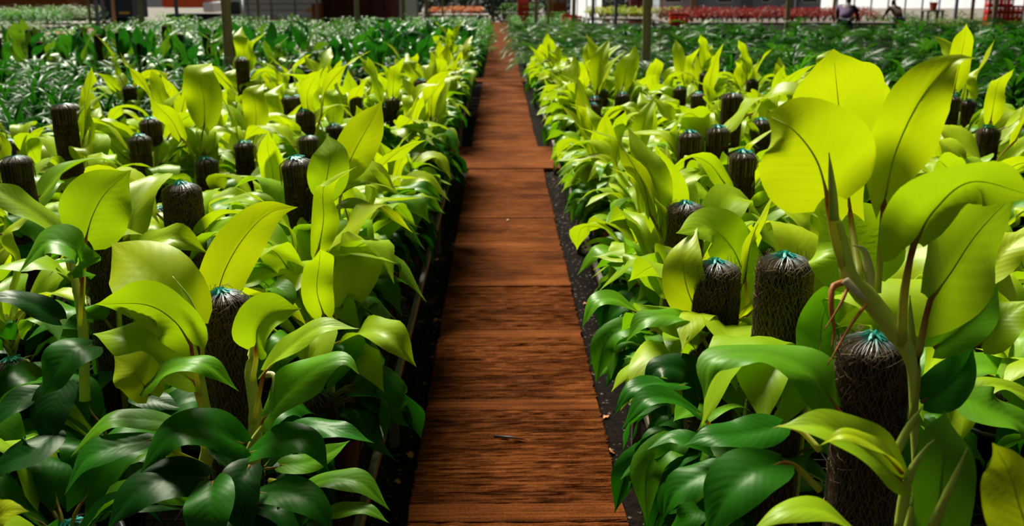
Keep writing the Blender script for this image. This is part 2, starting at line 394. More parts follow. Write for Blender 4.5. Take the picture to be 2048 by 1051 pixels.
BZ = 0.24
def bench(x0, x1, y0, y1, label, wires=True):
    b = tag(ob('mesh_bench', None, None, (x0, y0, 0)), label, 'bench', 'wire mesh nursery benches')
    w, l = x1 - x0, y1 - y0
    for xx in (0, w):
        m = MB(); m.box((xx, l / 2, BZ - .0), (.022, l, .03), ch=.003); ob('rail', m.build('rail', M['rail']), b)
    for yy in (0, l):
        m = MB(); m.box((w / 2, yy, BZ - .004), (w - .03, .02, .025)); ob('end_rail', m.build('end_rail', M['rail']), b)
    m = MB(); n = int(w / .05)
    for i in range(1, n): m.box((w * i / n, l / 2, BZ - .002), (.0035, l - .03, .0035))
    n = int(l / .05)
    for i in range(1, n): m.box((w / 2, l * i / n, BZ - .006), (w - .03, .0035, .0035))
    ob('wire_mesh', m.build('wire_mesh', M['wire']), b)
    lg = MB(); lg.box((0, 0, (BZ - .03) / 2 - .02), (.03, .03, BZ - .0), ch=.003); lm = lg.build('leg', M['rail'])
    q = max(2, int(l / 1.8))
    for i in range(q):
        for xx in (.02, w - .02): ob('leg', lm, b, (xx, .04 + (l - .08) * i / (q - 1), .0))
    return b
bench(-2.15, -.345, .55, 8.3, 'low wire mesh bench under the lime plants along the path at lower left')
bench(.448, 2.35, .55, 8.3, 'low wire mesh bench under the lime plants along the path at lower right')
bench(-2.15, -.36, 9.65, 16.2, 'wire mesh bench past the first cross slab on the left')
bench(.45, 2.35, 9.65, 16.2, 'wire mesh bench past the first cross slab on the right')

# ---------------------------------------------------------------- lime philodendron pieces
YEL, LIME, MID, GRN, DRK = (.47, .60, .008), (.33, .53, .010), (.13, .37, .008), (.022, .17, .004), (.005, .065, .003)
GEN = {'up': [], 'mid': [], 'low': []}
for cls in GEN:
    for s in range(7):
        r = np.random.RandomState(100 + s + {'up': 0, 'mid': 20, 'low': 40}[cls])
        j = lambda a=.02: r.uniform(-a, a)
        if cls == 'up':
            pet = [(0, 0, 0), (.025, j(.01), .09), (.05 + j(), j(), .16)]
            b = np.array(pet[-1]); pts = [b, b + (.02 + j(), j(), .09), b + (.06 + j(.03), j(.03), .18), b + (.12 + j(.05), j(.05), .24 + j(.03))]
            nh = (-.9, j(.5), .45); wd = r.uniform(.095, .13)
        elif cls == 'mid':
            pet = [(0, 0, 0), (.04, j(.01), .07), (.085 + j(), j(), .10 + j())]
            b = np.array(pet[-1]); pts = [b, b + (.07, j(), .06 + j()), b + (.16, j(.03), .075 + j(.03)), b + (.245 + j(.02), j(.05), .01 + j(.05))]
            nh = (-.15, j(.45), 1); wd = r.uniform(.095, .125)
        else:
            pet = [(0, 0, 0), (.05, j(.01), .03), (.10 + j(), j(), .035 + j())]
            b = np.array(pet[-1]); pts = [b, b + (.07, j(), .012 + j()), b + (.14 + j(), j(.03), -.04 + j()), b + (.175 + j(.03), j(.05), -.13 + j(.03))]
            nh = (.35, j(.45), .9); wd = r.uniform(.085, .115)
        v, f, uv, cs, ns = leaf_geo(pts, wd, nh, r.uniform(.1, .45), r.uniform(.08, .24), r.uniform(-.7, .7), r.uniform(.05, .22), r.uniform(.06, .12), s, nu=4, nv=16)
        blade = mesh('leaf_' + cls, v, f, M['leaf'], uv)
        pm = MB(); petiole_geo(pm, pet, cs, ns); petm = pm.build('petiole', M['petiole_green'], True)
        jm = MB(); jm.add(v, f, uv, 0); petiole_geo(jm, pet, cs, ns, mi=1); joined = jm.build('leaf_with_stalk', [M['leaf'], M['petiole_green']], True)
        jd = joined.copy(); jd.materials[0] = M['darkleaf']
        GEN[cls].append((blade, petm, joined, jd))
# coco pole, unit: top at z=0, radius .0475, hanging down to -0.75
PRAD = .0475
def pole_mesh(seed, n=28, rows=44, ln=.80):
    rs = np.random.RandomState(seed); vs = []
    prof = [(0.001, .0)] + [(PRAD * math.sin(a), -.024 + .024 * math.cos(a)) for a in np.linspace(.2, math.pi / 2, 6)]
    prof += [(PRAD * (1 + .05 * math.sin(5 * z + seed) + .03 * math.sin(17 * z)), -.03 - z * (ln - .03)) for z in np.linspace(.02, 1, rows)]
    for i, (r, z) in enumerate(prof):
        for q in range(n):
            a = 2 * math.pi * q / n; rr = r * (1 + rs.uniform(-.035, .035) + .03 * math.sin(2 * a + seed + 3 * z)); vs.append((rr * math.cos(a), rr * math.sin(a), z + rs.uniform(-.001, .001)))
    fs = [(i * n + q, (i + 1) * n + q, (i + 1) * n + (q + 1) % n, i * n + (q + 1) % n) for i in range(len(prof) - 1) for q in range(n)]
    return mesh('coco_pole', vs, fs, M['coir'], smooth=False)
def prof_r(z):
    if z > -.024: c = max(-1, min(1, (z + .024) / .024)); return PRAD * math.sin(math.acos(c))
    return PRAD
def net_mesh(full, seed):
    rs = np.random.RandomState(seed); m = MB(); ns = 44 if full else 64
    for q in range(ns):
        for hd in ((-1, 1) if full else (1,)):
            a0 = 2 * math.pi * q / ns + rs.uniform(-.05, .05) * (1 if full else 2); tw = rs.uniform(-.35, .35); pts = []
            zs = list(-.024 + .024 * np.cos(np.linspace(.12, math.pi / 2, 7)))
            if full: zs += list(np.linspace(-.04, -.60, 57))
            else: zs += [-.05, -.075]
            for i, z in enumerate(zs):
                a = a0 + (hd * .0715 * (abs((i % 4) - 2) - 1) if full and i > 4 else 0) + tw * max(0, 1 - i / 6)
                r = prof_r(z) * 1.03 + .0022 + rs.uniform(-.0005, .001)
                pts.append((r * math.cos(a), r * math.sin(a), z + .003))
            m.tube(pts, .00038 if full else .00042, 3, cap=False)
    return m.build('netting', M['net'])
def fibre_mesh(seed, n=800):
    rs = np.random.RandomState(seed); m = MB()
    for _ in range(n):
        a = rs.uniform(0, 6.28); z = rs.uniform(-.6, -.012) if rs.rand() < .6 else rs.uniform(-.07, -.004); r = prof_r(z) * 1.02; pts = []
        da, dz, lift = rs.uniform(-.7, .7), rs.uniform(-.05, .03), rs.uniform(.001, .007)
        for t in (0, .33, .66, 1):
            rr = r + lift * math.sin(math.pi * t) + (.003 if t == 1 else 0)
            pts.append((rr * math.cos(a + da * t), rr * math.sin(a + da * t), min(z + dz * t, .004)))
        m.tube(pts, .0005, 3, cap=False)
    return m.build('fibres', M['fibre'])
POLES = [pole_mesh(s) for s in range(4)]; POLES_LO = [pole_mesh(s + 9, 14, 16) for s in range(3)]
NETF = [net_mesh(True, s) for s in range(2)]; NETL = net_mesh(False, 5); FIB = [fibre_mesh(s) for s in range(2)]
kb = MB(); rs = np.random.RandomState(3)
for q in range(46):
    a = rs.uniform(0, 6.28); ra = rs.uniform(.004, .021)
    kb.tube([(0, 0, .003), (ra * .5 * math.cos(a), ra * .5 * math.sin(a), .006 + rs.uniform(0, .004)), (ra * math.cos(a + .3), ra * math.sin(a + .3), .002 + rs.uniform(0, .004))], .0011, 3, cap=False)
KNOT = kb.build('net_knot', M['knot'])
pb = MB(); pb.lathe([(0.0, 0), (.075, 0), (.098, .165), (.105, .165), (.105, .18), (.094, .18), (.09, .155), (0.001, .155)], 18); POT = pb.build('pot', M['pot'], True)

def add_pole(root, rb, top, base, lod, scale=1.0, teal=True):
    """root at rb; pole axis from base up to top"""
    ax = (Vector(top) - Vector(base)).normalized(); q = ax.to_track_quat('Z', 'Y').to_euler()
    ln = (Vector(top) - Vector(base)).length
    md = random.choice(POLES if lod == 0 else POLES_LO)
    o = ob('coco_pole', md, root, Vector(top) - rb, q, (scale, scale, max(1.0, ln / .82)))
    zi = 1 / max(1.0, ln / .82)
    if lod == 0:
        ob('netting', random.choice(NETF), o); tag(ob('fibres', random.choice(FIB), o), kind='stuff')
    elif lod == 1:
        ob('netting', NETL, o)
    if teal and lod < 2: ob('net_knot', KNOT, o, scale=(1, 1, 1) if lod == 0 else (1.6, 1.6, 1.2))
    return o
def lerp3(a, b, t): return tuple(a[i] + (b[i] - a[i]) * t for i in range(3))
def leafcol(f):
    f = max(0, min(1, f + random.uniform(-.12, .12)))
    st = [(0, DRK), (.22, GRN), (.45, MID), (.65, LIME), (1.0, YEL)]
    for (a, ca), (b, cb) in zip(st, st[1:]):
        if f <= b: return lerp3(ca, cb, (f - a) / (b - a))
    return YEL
POLE_PX = []
REACH = {'up': ((.07, .20), (.11, .30), (.16, .40)), 'mid': ((.12, .13), (.22, .18), (.33, .12)), 'low': ((.12, .04), (.2, .0), (.27, -.09))}
def to_px(v):
    q = CR.transposed() @ (v - Vector((0, 0, HC)))
    return CX + q.x / -q.z * FPX, CY - q.y / -q.z * FPX, -q.z
def blocks(root, cls, z, az, sc, dx, dy):
    for r_, h_ in REACH[cls]:
        x, y, d = to_px(root.location + Vector((dx + r_ * sc * math.cos(az), dy + r_ * sc * math.sin(az), z - BZ + h_ * sc)))
        wx = root.location.x + dx + r_ * sc * math.cos(az)
        if (root.location.x < 0 and wx > -.21) or (root.location.x > 0 and wx < .27): return True
        for (px, py, w, zc) in POLE_PX:
            if d < zc + .02 and abs(x - px) < w * .5 + .045 * FPX / d and py - .03 * FPX / d < y < py + w * 1.25: return True
    return False
def put_leaf(root, cls, z, az, sc, col, lod, dx=0, dy=0, tilt=0.0, dark=False):
    blade, petm, joined, jd = random.choice(GEN[cls])
    rot = (random.uniform(-.15, .15), tilt + random.uniform(-.15, .15), az)
    if lod <= 0:
        l = ob('leaf', blade, root, (dx, dy, z), rot, sc, col); ob('petiole', petm, l)
    else:
        l = ob('leaf', jd if dark else joined, root, (dx, dy, z), rot, sc, col)
    return l
def generic_plant(root, base, H, n, lod, side=0, fmin=0.0, age_shade_shift=0.0, ax=(0, 0), spread=1.0, fmax=1.0):
    """leaves up a climbing stem; side = -1/+1 the bed's open path side gets leaves down to the pot"""
    z0 = BZ + .19
    off = random.uniform(0, 6.28); zt = H - .27
    sx, sy = .045 * math.cos(off), .045 * math.sin(off)
    m = MB(); zz = np.linspace(z0 - .04, zt + .05, 6)
    m.tube([(sx * 1.2 + .006 * math.sin(9 * z), sy * 1.2 + .006 * math.cos(7 * z), z) for z in zz], [.010, .010, .009, .008, .007, .004], 6)
    ob('stem', m.build('stem', M['stem'], True), root)
    for i in range(n):
        f = fmin + (fmax - fmin) * (i + .5) / n
        az = off + i * 2.39996 + random.uniform(-.4, .4)
        z = z0 + (zt - z0) * f
        cls = 'up' if f > .88 else 'mid' if f > .36 else 'low'
        if cls == 'up' and random.random() < .45: cls = 'mid'
        sc = random.uniform(.78, 1.12) * (0.86 + .2 * f) * spread
        if cls == 'up': sc *= random.uniform(.8, 1.1)
        if side and f < .5: sc *= .82
        if side and cls == 'low' and random.random() < .6: az = (0 if side > 0 else math.pi) + random.uniform(-1.2, 1.2)
        ok = False
        for _ in range(6):
            if not blocks(root, cls, z, az, sc, sx * .8 + ax[0] * f, sy * .8 + ax[1] * f): ok = True; break
            az += 1.1
        if not ok: continue
        put_leaf(root, cls, z, az, sc, leafcol(.22 + .75 * f + (age_shade_shift if f < .6 else age_shade_shift * (1 - f) / .4)), lod, sx * .8 + ax[0] * f, sy * .8 + ax[1] * f)  # the shift puts age and painted shade into the lower leaves' colour

# ---------------------------------------------------------------- listed poles (photo pixel of the top, width in pixels, lean in x, y)
NUM = ['first', 'second', 'third', 'fourth', 'fifth', 'sixth', 'seventh', 'eighth', 'ninth', 'tenth', 'eleventh', 'twelfth', 'thirteenth', 'fourteenth', 'fifteenth', 'sixteenth', 'seventeenth', 'eighteenth', 'nineteenth', 'twentieth']
NUM += ['twenty-' + n for n in NUM[:9]] + ['thirtieth'] + ['thirty-' + n for n in NUM[:9]]
LISTED = [
 # x, y, w, lean_x, leaf count, canopy height above pole top, label
 (1750, 676, 134, -.05, 0, 0, 'tall lime philodendron with huge glowing leaves above its coco pole at far right front'),
 (443, 585, 98, 0, 0, 0, 'bushy lime philodendron around a thick coco pole at the left front corner'),
 (1572, 513, 104, -.02, 9, .0, 'lime philodendron with teal-topped coco pole directly behind the tallest front plant'),
 (1433, 525, 91, -.02, 11, -.05, 'lime philodendron on bare brown coco pole beside the path, second pole from the tallest plant'),
 (1372, 407, 70, -.02, 14, -.05, 'lime philodendron on slender coco pole beside the path, third pole from the tallest plant'),
 (195, 440, 76, -.02, 5, .0, 'lime philodendron with one broad upright leaf before its pole, near the left edge'),
 (592, 318, 64, -.09, 13, -.02, 'lime philodendron on a coco pole leaning left, above the left path edge'),
 (362, 368, 71, 0, 12, .0, 'lime philodendron on thick teal-capped pole behind the left front plant'),
 (28, 313, 62, -.06, 11, .02, 'lime philodendron on coco pole at the left picture edge'),
 (126, 208, 50, 0, 11, -.12, 'lime philodendron on bare grey-topped pole in the upper left of the bed'),
 (15, 281, 38, 0, 11, .05, 'lime philodendron on teal-topped pole cut by the left picture edge'),
 (278, 272, 44, 0, 12, .02, 'lime philodendron on short teal-topped pole in the middle of the left bed'),
 (300, 238, 42, 0, 11, 0, None), (412, 318, 44, 0, 12, .12, None), (487, 285, 40, 0, 12, .05, None),
 (610, 222, 36, 0, 12, .02, None), (668, 250, 34, 0, 12, .02, None), (616, 272, 42, 0, 12, .05, None), (785, 196, 30, 0, 14, .02, None),
 (765, 210, 30, 0, 14, .02, None), (572, 194, 28, 0, 11, .05, None), (483, 117, 28, 0, 10, -.06, None), (258, 172, 26, 0, 10, .08, None),
 (1380, 265, 46, 0, 12, .0, 'lime philodendron on teal-capped coco pole in the middle of the right bed'),
 (1487, 305, 56, 0, 12, .02, 'lime philodendron on coco pole just left of the tallest plant\'s leaves'),
 (1437, 255, 46, 0, 11, .04, None), (1465, 187, 44, 0, 11, .0, None), (1412, 145, 27, 0, 10, .05, None), (1360, 175, 26, 0, 10, .05, None),
 (1245, 187, 28, 0, 13, .04, None), (1190, 195, 28, 0, 13, .04, None), (1205, 180, 26, 0, 11, .05, None), (1505, 160, 25, 0, 10, .06, None), (1522, 240, 40, 0, 11, .06, None),
 (1903, 192, 38, 0, 11, .02, 'lime philodendron on grey-topped pole right of the tallest plant'),
 (1936, 201, 34, 0, 11, .02, 'lime philodendron on teal-topped pole near the dark palms at right'),
 (1978, 255, 44, 0, 11, .06, None), (1985, 345, 50, 0, 10, .1, None), (895, 108, 16, 0, 12, .16, 'tall lime philodendron rising above the far end of the left bed'),
 (1690, 300, 52, 0, 9, .0, None), (1630, 150, 26, 0, 10, -.05, None), (1560, 145, 24, 0, 10, -.05, None),
]
POLE_PX += [(a, b, c, 2 * PRAD * FPX / c) for a, b, c, *_ in LISTED if c > 24]
PLANTS = []            # (x, y, root, listed label or None, bed)
ROOT = {}
for i, (px, py, w, lean, n, dh, lab) in enumerate(LISTED):
    zc = 2 * PRAD * FPX / w; T = P(px, py, zc)
    base = Vector((T.x - lean * .0 + (0.35 * -lean), T.y + .02, BZ + .1))
    rb = Vector((base.x, base.y, BZ))
    root = ob('lime_philodendron', None, None, rb)
    lod = 0 if zc < 2.95 else 1 if zc < 8 else 2
    if lab: root['label'] = lab
    root['category'] = 'potted plant'; root['group'] = 'lime philodendrons on coco poles'
    ob('pot', POT, root, (0, 0, .0))
    add_pole(root, rb, T, base, lod, 1.0, teal=(i not in (4, 8, 9, 17, 26) or lod == 0))
    ROOT[i] = root
    if n:
        edge = rb.x > -.75 and rb.x < .85
        # leaves are placed in the root frame: heights above the bench
        H = T.z + .12 + dh
        r2 = ROOT[i]
        _z = BZ
        nn = n + (14 if edge else 0) + 5
        before = len(bpy.data.objects)
        generic_plant(root, base, H, nn, 0 if zc < 3.8 else 1, (1 if rb.x < 0 else -1) if edge else 0, .0 if edge or zc < 3.5 else .3, ax=((T.x - base.x) * .8, 0), age_shade_shift=-.22 if rb.x < 0 and (edge or zc < 3.3) else -.05 if edge else 0)  # left bed's path side and front coloured darker, standing in for shade
        for c in root.children:
            if c.name.split('.')[0] in ('leaf', 'stem'): c.location.z -= BZ
    if i in (0, 1, 2, 3, 5):       # the traced plants still get their low leaves, darkened for age and painted-in shade
        had = set(root.children)
        generic_plant(root, base, .95, 15, 0, -1 if rb.x > 0 else 1, 0.0, age_shade_shift=-.35 if rb.x < 0 else -.2, fmax=.42)
        for c in root.children:
            if c not in had: c.location.z -= BZ
    PLANTS.append((rb.x, rb.y, root, lab, 'left' if rb.x < 0 else 'right'))

# grid fill
def occupied(x, y, d=.25):
    return any((x - a) ** 2 + (y - b) ** 2 < d * d for a, b, *_ in PLANTS)
for sgn, cols in ((-1, [-.50, -.90, -1.28, -1.62, -1.96]), (1, [.58, .96, 1.32, 1.68, 2.06])):
    for c, X in enumerate(cols):
        y = (2.3 if c < 1 else 1.45) if sgn < 0 else 1.95
        yend = 12.6 if c == 0 else 10.6 if c == 1 else 8.4
        while y < yend:
            x = X + random.uniform(-.05, .05); yy = y + random.uniform(-.06, .06); y += .37
            if 8.3 < yy < 9.6: continue
            if occupied(x, yy) or not in_view(x, yy, .8, 220): continue
            if sgn > 0 and yy < 2.15 and x < 1.2: continue
            root = ob('lime_philodendron', None, None, (x, yy, BZ)); ob('pot', POT, root)
            root['category'] = 'potted plant'; root['group'] = 'lime philodendrons on coco poles'
            ph = random.uniform(.58, .72); H = random.uniform(.72, .90) - (.08 if yy > 9 else 0)
            if random.random() < .12: H += .14 if yy < 6 else .06
            if random.random() < .3 and yy > 4: ph = H - .04
            lod = 1 if yy < 7 else 2
            if yy < 3.6: ph = .52
            low = sgn < 0 and yy < 2.25
            if low: H, ph = .64, .45
            add_pole(root, Vector((x, yy, BZ)), (x + random.uniform(-.02, .02), yy, ph), (x, yy, BZ + .1), lod, random.uniform(.85, 1))
            n = (44 if c == 0 else 21) if yy < 9 else (28 if c == 0 else 16)
            generic_plant(root, None, H, n, 0 if yy < 3.2 else 1, fmax=.8 if low else 1.0, side=-sgn if c == 0 else 0, fmin=0.0 if c == 0 or yy < 2.6 else .2, age_shade_shift=(-.4 if low else (-.24 if sgn < 0 else -.06) if c == 0 or yy < 3 else 0))  # shade painted into the low leaf colours, strongest at the left front
            for ch in root.children:
                if ch.name.split('.')[0] in ('leaf', 'stem'): ch.location.z -= BZ
            PLANTS.append((x, yy, root, None, 'left' if sgn < 0 else 'right'))
# labels by bed, row and place from the path
for bed in ('left', 'right'):
    rows = {}
    for x, y, r, lab, b in PLANTS:
        if b == bed: rows.setdefault(int((y - 1.0) / .37), []).append((abs(x), r, lab))
    for k, (ri, items) in enumerate(sorted(rows.items())):
        for j, (ax_, r, lab) in enumerate(sorted(items, key=lambda t: t[0])):
            if not lab: r['label'] = f'lime philodendron in the {bed} bed, {NUM[k]} row from the front, {NUM[j]} from the path'

# ---------------------------------------------------------------- hero leaves, each traced and given its own depth and bend
def hero(root, pts, wpx, nrm, col, fold=.25, wave=.12, twist=0.0, cup=.12, lobe=.09, pet=None, warp=1.0, seed=0, asym=0.0, pr=.0052):
    C = [np.array(P(*p)) for p in pts]; zc = np.mean([p[2] for p in pts]); wd = wpx / FPX * zc
    b = C[0]; nh = np.array(camdir(*nrm))
    v, f, uv, cs, ns = leaf_geo([c - b for c in C], wd, nh, fold + .07, wave, twist, cup, lobe, seed, nu=7, nv=28, warp=warp, asym=asym)
    l = ob('leaf', mesh('leaf', v, f, M['leaf'], uv), root, Vector(b) - root.location, color=col)
    pm = MB(); pp = [np.array(P(*p)) - b for p in pet] + [np.zeros(3)] if pet else None
    petiole_geo(pm, pp, cs, ns, pr, pr * .7)
    ob('petiole', pm.build('petiole', M['petiole'], True), l)
    return l
def spear(root, pts, r=.006, name='new_leaf_spear', mat='spear', tip=.0008):
    C = catmull([np.array(P(*p)) for p in pts], 12); b = C[0]; n = len(C)
    rad = [max(tip, r * (1 - (i / (n - 1)) ** 2.2)) for i in range(n)]
    m = MB(); m.tube([c - b for c in C], rad, 7)
    return ob(name, m.build(name, M[mat], True), root, Vector(b) - root.location)
def stemtube(root, pts, rad, mat='stem', name='stem'):
    C = catmull([np.array(P(*p)) for p in pts], 26); b = C[0]; n = len(C)
    rr = np.interp(np.linspace(0, 1, n), np.linspace(0, 1, len(rad)), rad)
    rr = [r * (1.12 if i % 6 == 0 else 1.0) for i, r in enumerate(rr)]
    m = MB(); m.tube([c - b for c in C], rr, 9)
    return ob(name, m.build(name, M[mat], True), root, Vector(b) - root.location)
R1, L1, L0, R2, R3, R4, L2 = ROOT[0], ROOT[1], ROOT[5], ROOT[2], ROOT[3], ROOT[4], ROOT[6]
# --- right front plant
stemtube(R1, [(1835, 1010, 1.30), (1828, 850, 1.31), (1822, 720, 1.31), (1790, 665, 1.32), (1745, 605, 1.33), (1700, 555, 1.33), (1683, 480, 1.34), (1668, 430, 1.34)], [.005, .005, .005, .007, .0135, .0135, .010, .006])
hero(R1, [(1655, 392, 1.33), (1632, 318, 1.29), (1585, 258, 1.27), (1530, 228, 1.31)], 232, (.15, .35, -.9), YEL, .12, .06, 0, .1, .10, [(1690, 540, 1.33), (1668, 470, 1.33)], warp=.9, seed=1, pr=.0068)
hero(R1, [(1700, 425, 1.52), (1688, 320, 1.48), (1678, 220, 1.43), (1670, 140, 1.38), (1667, 98, 1.37)], 190, (.0, .35, -.95), YEL, .05, .03, 0, .04, .08, [(1720, 560, 1.36), (1708, 480, 1.44)], warp=2.4, seed=2, pr=.006)
hero(R1, [(1768, 402, 1.38), (1792, 300, 1.33), (1842, 195, 1.28), (1905, 125, 1.25), (1952, 116, 1.24)], 146, (.1, .3, .95), YEL, .40, .10, .45, .1, .09, [(1755, 585, 1.34), (1762, 490, 1.35)], seed=3, warp=1.1, pr=.0055)
hero(R1, [(1826, 487, 1.28), (1868, 418, 1.22), (1945, 362, 1.18), (2075, 395, 1.16)], 250, (-.35, .75, -.55), LIME, .10, .10, .35, .14, .09, [(1803, 690, 1.31), (1808, 590, 1.29)], seed=4, pr=.0068)
hero(R1, [(1858, 600, 1.33), (1900, 545, 1.40), (1955, 465, 1.45), (2035, 380, 1.50)], 225, (.1, .3, -.95), LIME, .12, .08, 0, .1, .10, [(1825, 850, 1.31), (1838, 710, 1.31)], seed=5, pr=.006)
hero(R1, [(1735, 560, 1.62), (1700, 480, 1.64), (1640, 420, 1.68)], 190, (.0, .4, -.9), LIME, .15, .08, 0, .1, .08, None, seed=6)
hero(R1, [(1560 + 240, 958, 1.19), (1740, 905, 1.17), (1650, 855, 1.16), (1552, 852, 1.17)], 128, (-.15, .75, .65), LIME, .3, .06, -.3, .08, .08, [(1815, 1060, 1.25), (1806, 1000, 1.22)], seed=7)
hero(R1, [(1806, 942, 1.16), (1752, 893, 1.13), (1690, 868, 1.12), (1640, 890, 1.13)], 62, (-.1, .85, .5), YEL, .3, .12, 0, .1, .05, None, seed=8)
hero(R1, [(1868, 1095, 1.20), (1878, 990, 1.21), (1888, 890, 1.22), (1890, 820, 1.26)], 138, (0, .15, 1), MID, .12, .04, 0, .06, .08, None, seed=9)
hero(R1, [(1672, 812, 1.42), (1618, 742, 1.43), (1520, 706, 1.45), (1425, 722, 1.44), (1408, 800, 1.42)], 120, (-.1, .9, .45), MID, .2, .16, -.4, .14, .06, [(1745, 900, 1.40), (1700, 850, 1.41)], seed=10)
hero(R1, [(1560, 852, 1.48), (1490, 868, 1.46), (1420, 872, 1.45), (1368, 890, 1.46)], 92, (-.1, .8, .6), GRN, .2, .08, 0, .14, .08, [(1640, 900, 1.46), (1600, 860, 1.48)], seed=11)
hero(R1, [(1560, 925, 1.38), (1500, 945, 1.36), (1450, 995, 1.35), (1410, 1075, 1.36)], 132, (-.35, .65, .65), GRN, .2, .08, 0, .14, .08, [(1640, 980, 1.38), (1590, 930, 1.38)], seed=12)
hero(R1, [(1455, 935, 1.44), (1400, 952, 1.43), (1350, 985, 1.43), (1325, 1040, 1.44)], 84, (-.3, .8, .5), GRN, .25, .1, 0, .14, .08, None, seed=13)
hero(R1, [(1725, 1075, 1.18), (1650, 1022, 1.16), (1570, 1022, 1.15), (1500, 1065, 1.15)], 84, (-.1, .9, .4), LIME, .2, .08, 0, .14, .08, None, seed=14)
hero(R1, [(1845, 802, 1.36), (1890, 775, 1.38), (1925, 735, 1.40), (1948, 692, 1.41)], 92, (.3, .5, .8), GRN, .2, .06, 0, .12, .08, None, seed=15)
hero(R1, [(1868, 695, 1.50), (1920, 655, 1.50), (1965, 615, 1.52), (1998, 565, 1.54)], 92, (.3, .6, .7), MID, .25, .06, 0, .1, .08, None, seed=16)
hero(R1, [(2070, 1095, 1.02), (2035, 1000, 1.02), (2012, 930, 1.03), (1985, 885, 1.03)], 150, (-.1, .5, .85), YEL, .1, .06, 0, .1, .08, None, seed=17)
hero(R1, [(1925, 790, 1.46), (1975, 815, 1.44), (2030, 838, 1.44), (2090, 880, 1.44)], 120, (.1, .8, .6), MID, .25, .1, 0, .12, .08, None, seed=18)
hero(R1, [(1930, 800, 1.60), (1985, 770, 1.60), (2050, 790, 1.60), (2090, 820, 1.6)], 70, (.1, .9, .4), LIME, .25, .1, 0, .12, .08, None, seed=19)
hero(R1, [(1960, 690, 1.70), (2000, 640, 1.70), (2060, 600, 1.70)], 110, (-.1, .8, .6), LIME, .25, .1, 0, .12, .08, None, seed=20)
hero(R1, [(1970, 560, 1.62), (2010, 500, 1.62), (2075, 455, 1.62)], 90, (-.2, .8, .5), YEL, .25, .1, 0, .12, .08, None, seed=21)
for pts, r in (([(1800, 1060, 1.2), (1815, 960, 1.19), (1848, 900, 1.19), (1870, 878, 1.19)], .0075), ([(1862, 1060, 1.17), (1895, 985, 1.16), (1935, 895, 1.17)], .006), ([(1812, 1070, 1.16), (1822, 1020, 1.16), (1826, 985, 1.16)], .005), ([(1668, 440, 1.28), (1664, 370, 1.27), (1658, 305, 1.27)], .0065), ([(1795, 900, 1.22), (1820, 850, 1.22), (1845, 812, 1.22)], .006), ([(1827, 700, 1.33), (1822, 640, 1.33), (1820, 590, 1.33)], .005)):
    spear(R1, pts, r)
spear(R1, [(1690, 563, 1.32), (1665, 575, 1.31), (1663, 620, 1.30), (1668, 660, 1.30), (1662, 700, 1.30)], .0045, 'dry_sheath', 'dry')
spear(R1, [(1698, 568, 1.31), (1680, 610, 1.29), (1648, 660, 1.28)], .0024, 'aerial_root', 'dry')
spear(R1, [(1733, 608, 1.31), (1705, 645, 1.29), (1672, 700, 1.28), (1655, 730, 1.28)], .0024, 'aerial_root', 'dry')
spear(R1, [(1690, 560, 1.31), (1715, 585, 1.30), (1740, 606, 1.30)], .006, 'pale_sheath', 'sheath')
spear(R1, [(1745, 585, 1.38), (1738, 540, 1.38), (1728, 500, 1.38), (1705, 490, 1.37)], .008, 'pale_sheath', 'sheath')
# --- left front plant
stemtube(L1, [(505, 1000, 1.86), (507, 900, 1.86), (512, 830, 1.86), (500, 745, 1.86), (508, 690, 1.86), (514, 660, 1.86)], [.014, .014, .014, .012, .009, .006])
stemtube(L1, [(400, 1000, 1.90), (415, 880, 1.88), (400, 760, 1.88), (385, 690, 1.88), (400, 640, 1.88)], [.012, .012, .011, .009, .006])
hero(L1, [(388, 652, 1.84), (335, 590, 1.84), (280, 530, 1.88), (222, 484, 1.96)], 158, (.2, .25, .95), YEL, .15, .07, 0, .10, .04, [(395, 760, 1.88), (405, 700, 1.86)], seed=31)
hero(L1, [(428, 622, 2.10), (448, 545, 2.08), (488, 475, 2.06), (540, 425, 2.05), (595, 414, 2.02)], 98, (-.1, .3, -.95), YEL, .15, .05, .2, .1, .06, [(430, 760, 1.98), (433, 680, 2.03)], seed=32)
hero(L1, [(382, 688, 1.80), (348, 640, 1.78), (290, 608, 1.79), (190, 608, 1.82)], 112, (-.1, .55, -.8), LIME, .15, .1, .3, .1, .09, [(400, 790, 1.85), (388, 730, 1.82)], seed=33)
hero(L1, [(385, 760, 1.84), (320, 715, 1.82), (255, 675, 1.82), (186, 667, 1.85)], 110, (-.2, .75, .55), LIME, .2, .1, .2, .14, .09, [(410, 840, 1.86)], seed=34)
hero(L1, [(300, 790, 1.74), (270, 745, 1.72), (228, 712, 1.75)], 92, (-.2, .5, .8), YEL, .2, .06, 0, .1, .09, None, seed=35)
hero(L1, [(290, 775, 1.72), (345, 735, 1.70), (410, 728, 1.70), (478, 782, 1.72)], 78, (0, .85, .5), MID, .25, .12, 0, .16, .06, None, seed=36)
hero(L1, [(512, 692, 1.76), (515, 655, 1.72), (545, 625, 1.72), (602, 617, 1.74)], 96, (.0, .35, .9), LIME, .3, .1, 0, -.1, .10, [(505, 760, 1.82), (512, 720, 1.80)], seed=37)
hero(L1, [(528, 742, 1.78), (580, 695, 1.74), (640, 655, 1.72), (718, 657, 1.72)], 84, (.1, .8, .55), LIME, .3, .08, .2, .1, .06, [(508, 845, 1.84), (518, 790, 1.80)], seed=38)
hero(L1, [(530, 835, 1.78), (575, 785, 1.74), (640, 735, 1.72), (690, 722, 1.71), (718, 748, 1.70)], 118, (.1, .7, .65), MID, .25, .14, .3, .14, .08, [(505, 880, 1.84)], seed=39)
hero(L1, [(500, 905, 1.74), (560, 878, 1.70), (620, 885, 1.67), (658, 942, 1.66)], 92, (.15, .75, .6), GRN, .2, .06, 0, .14, .06, None, seed=40)
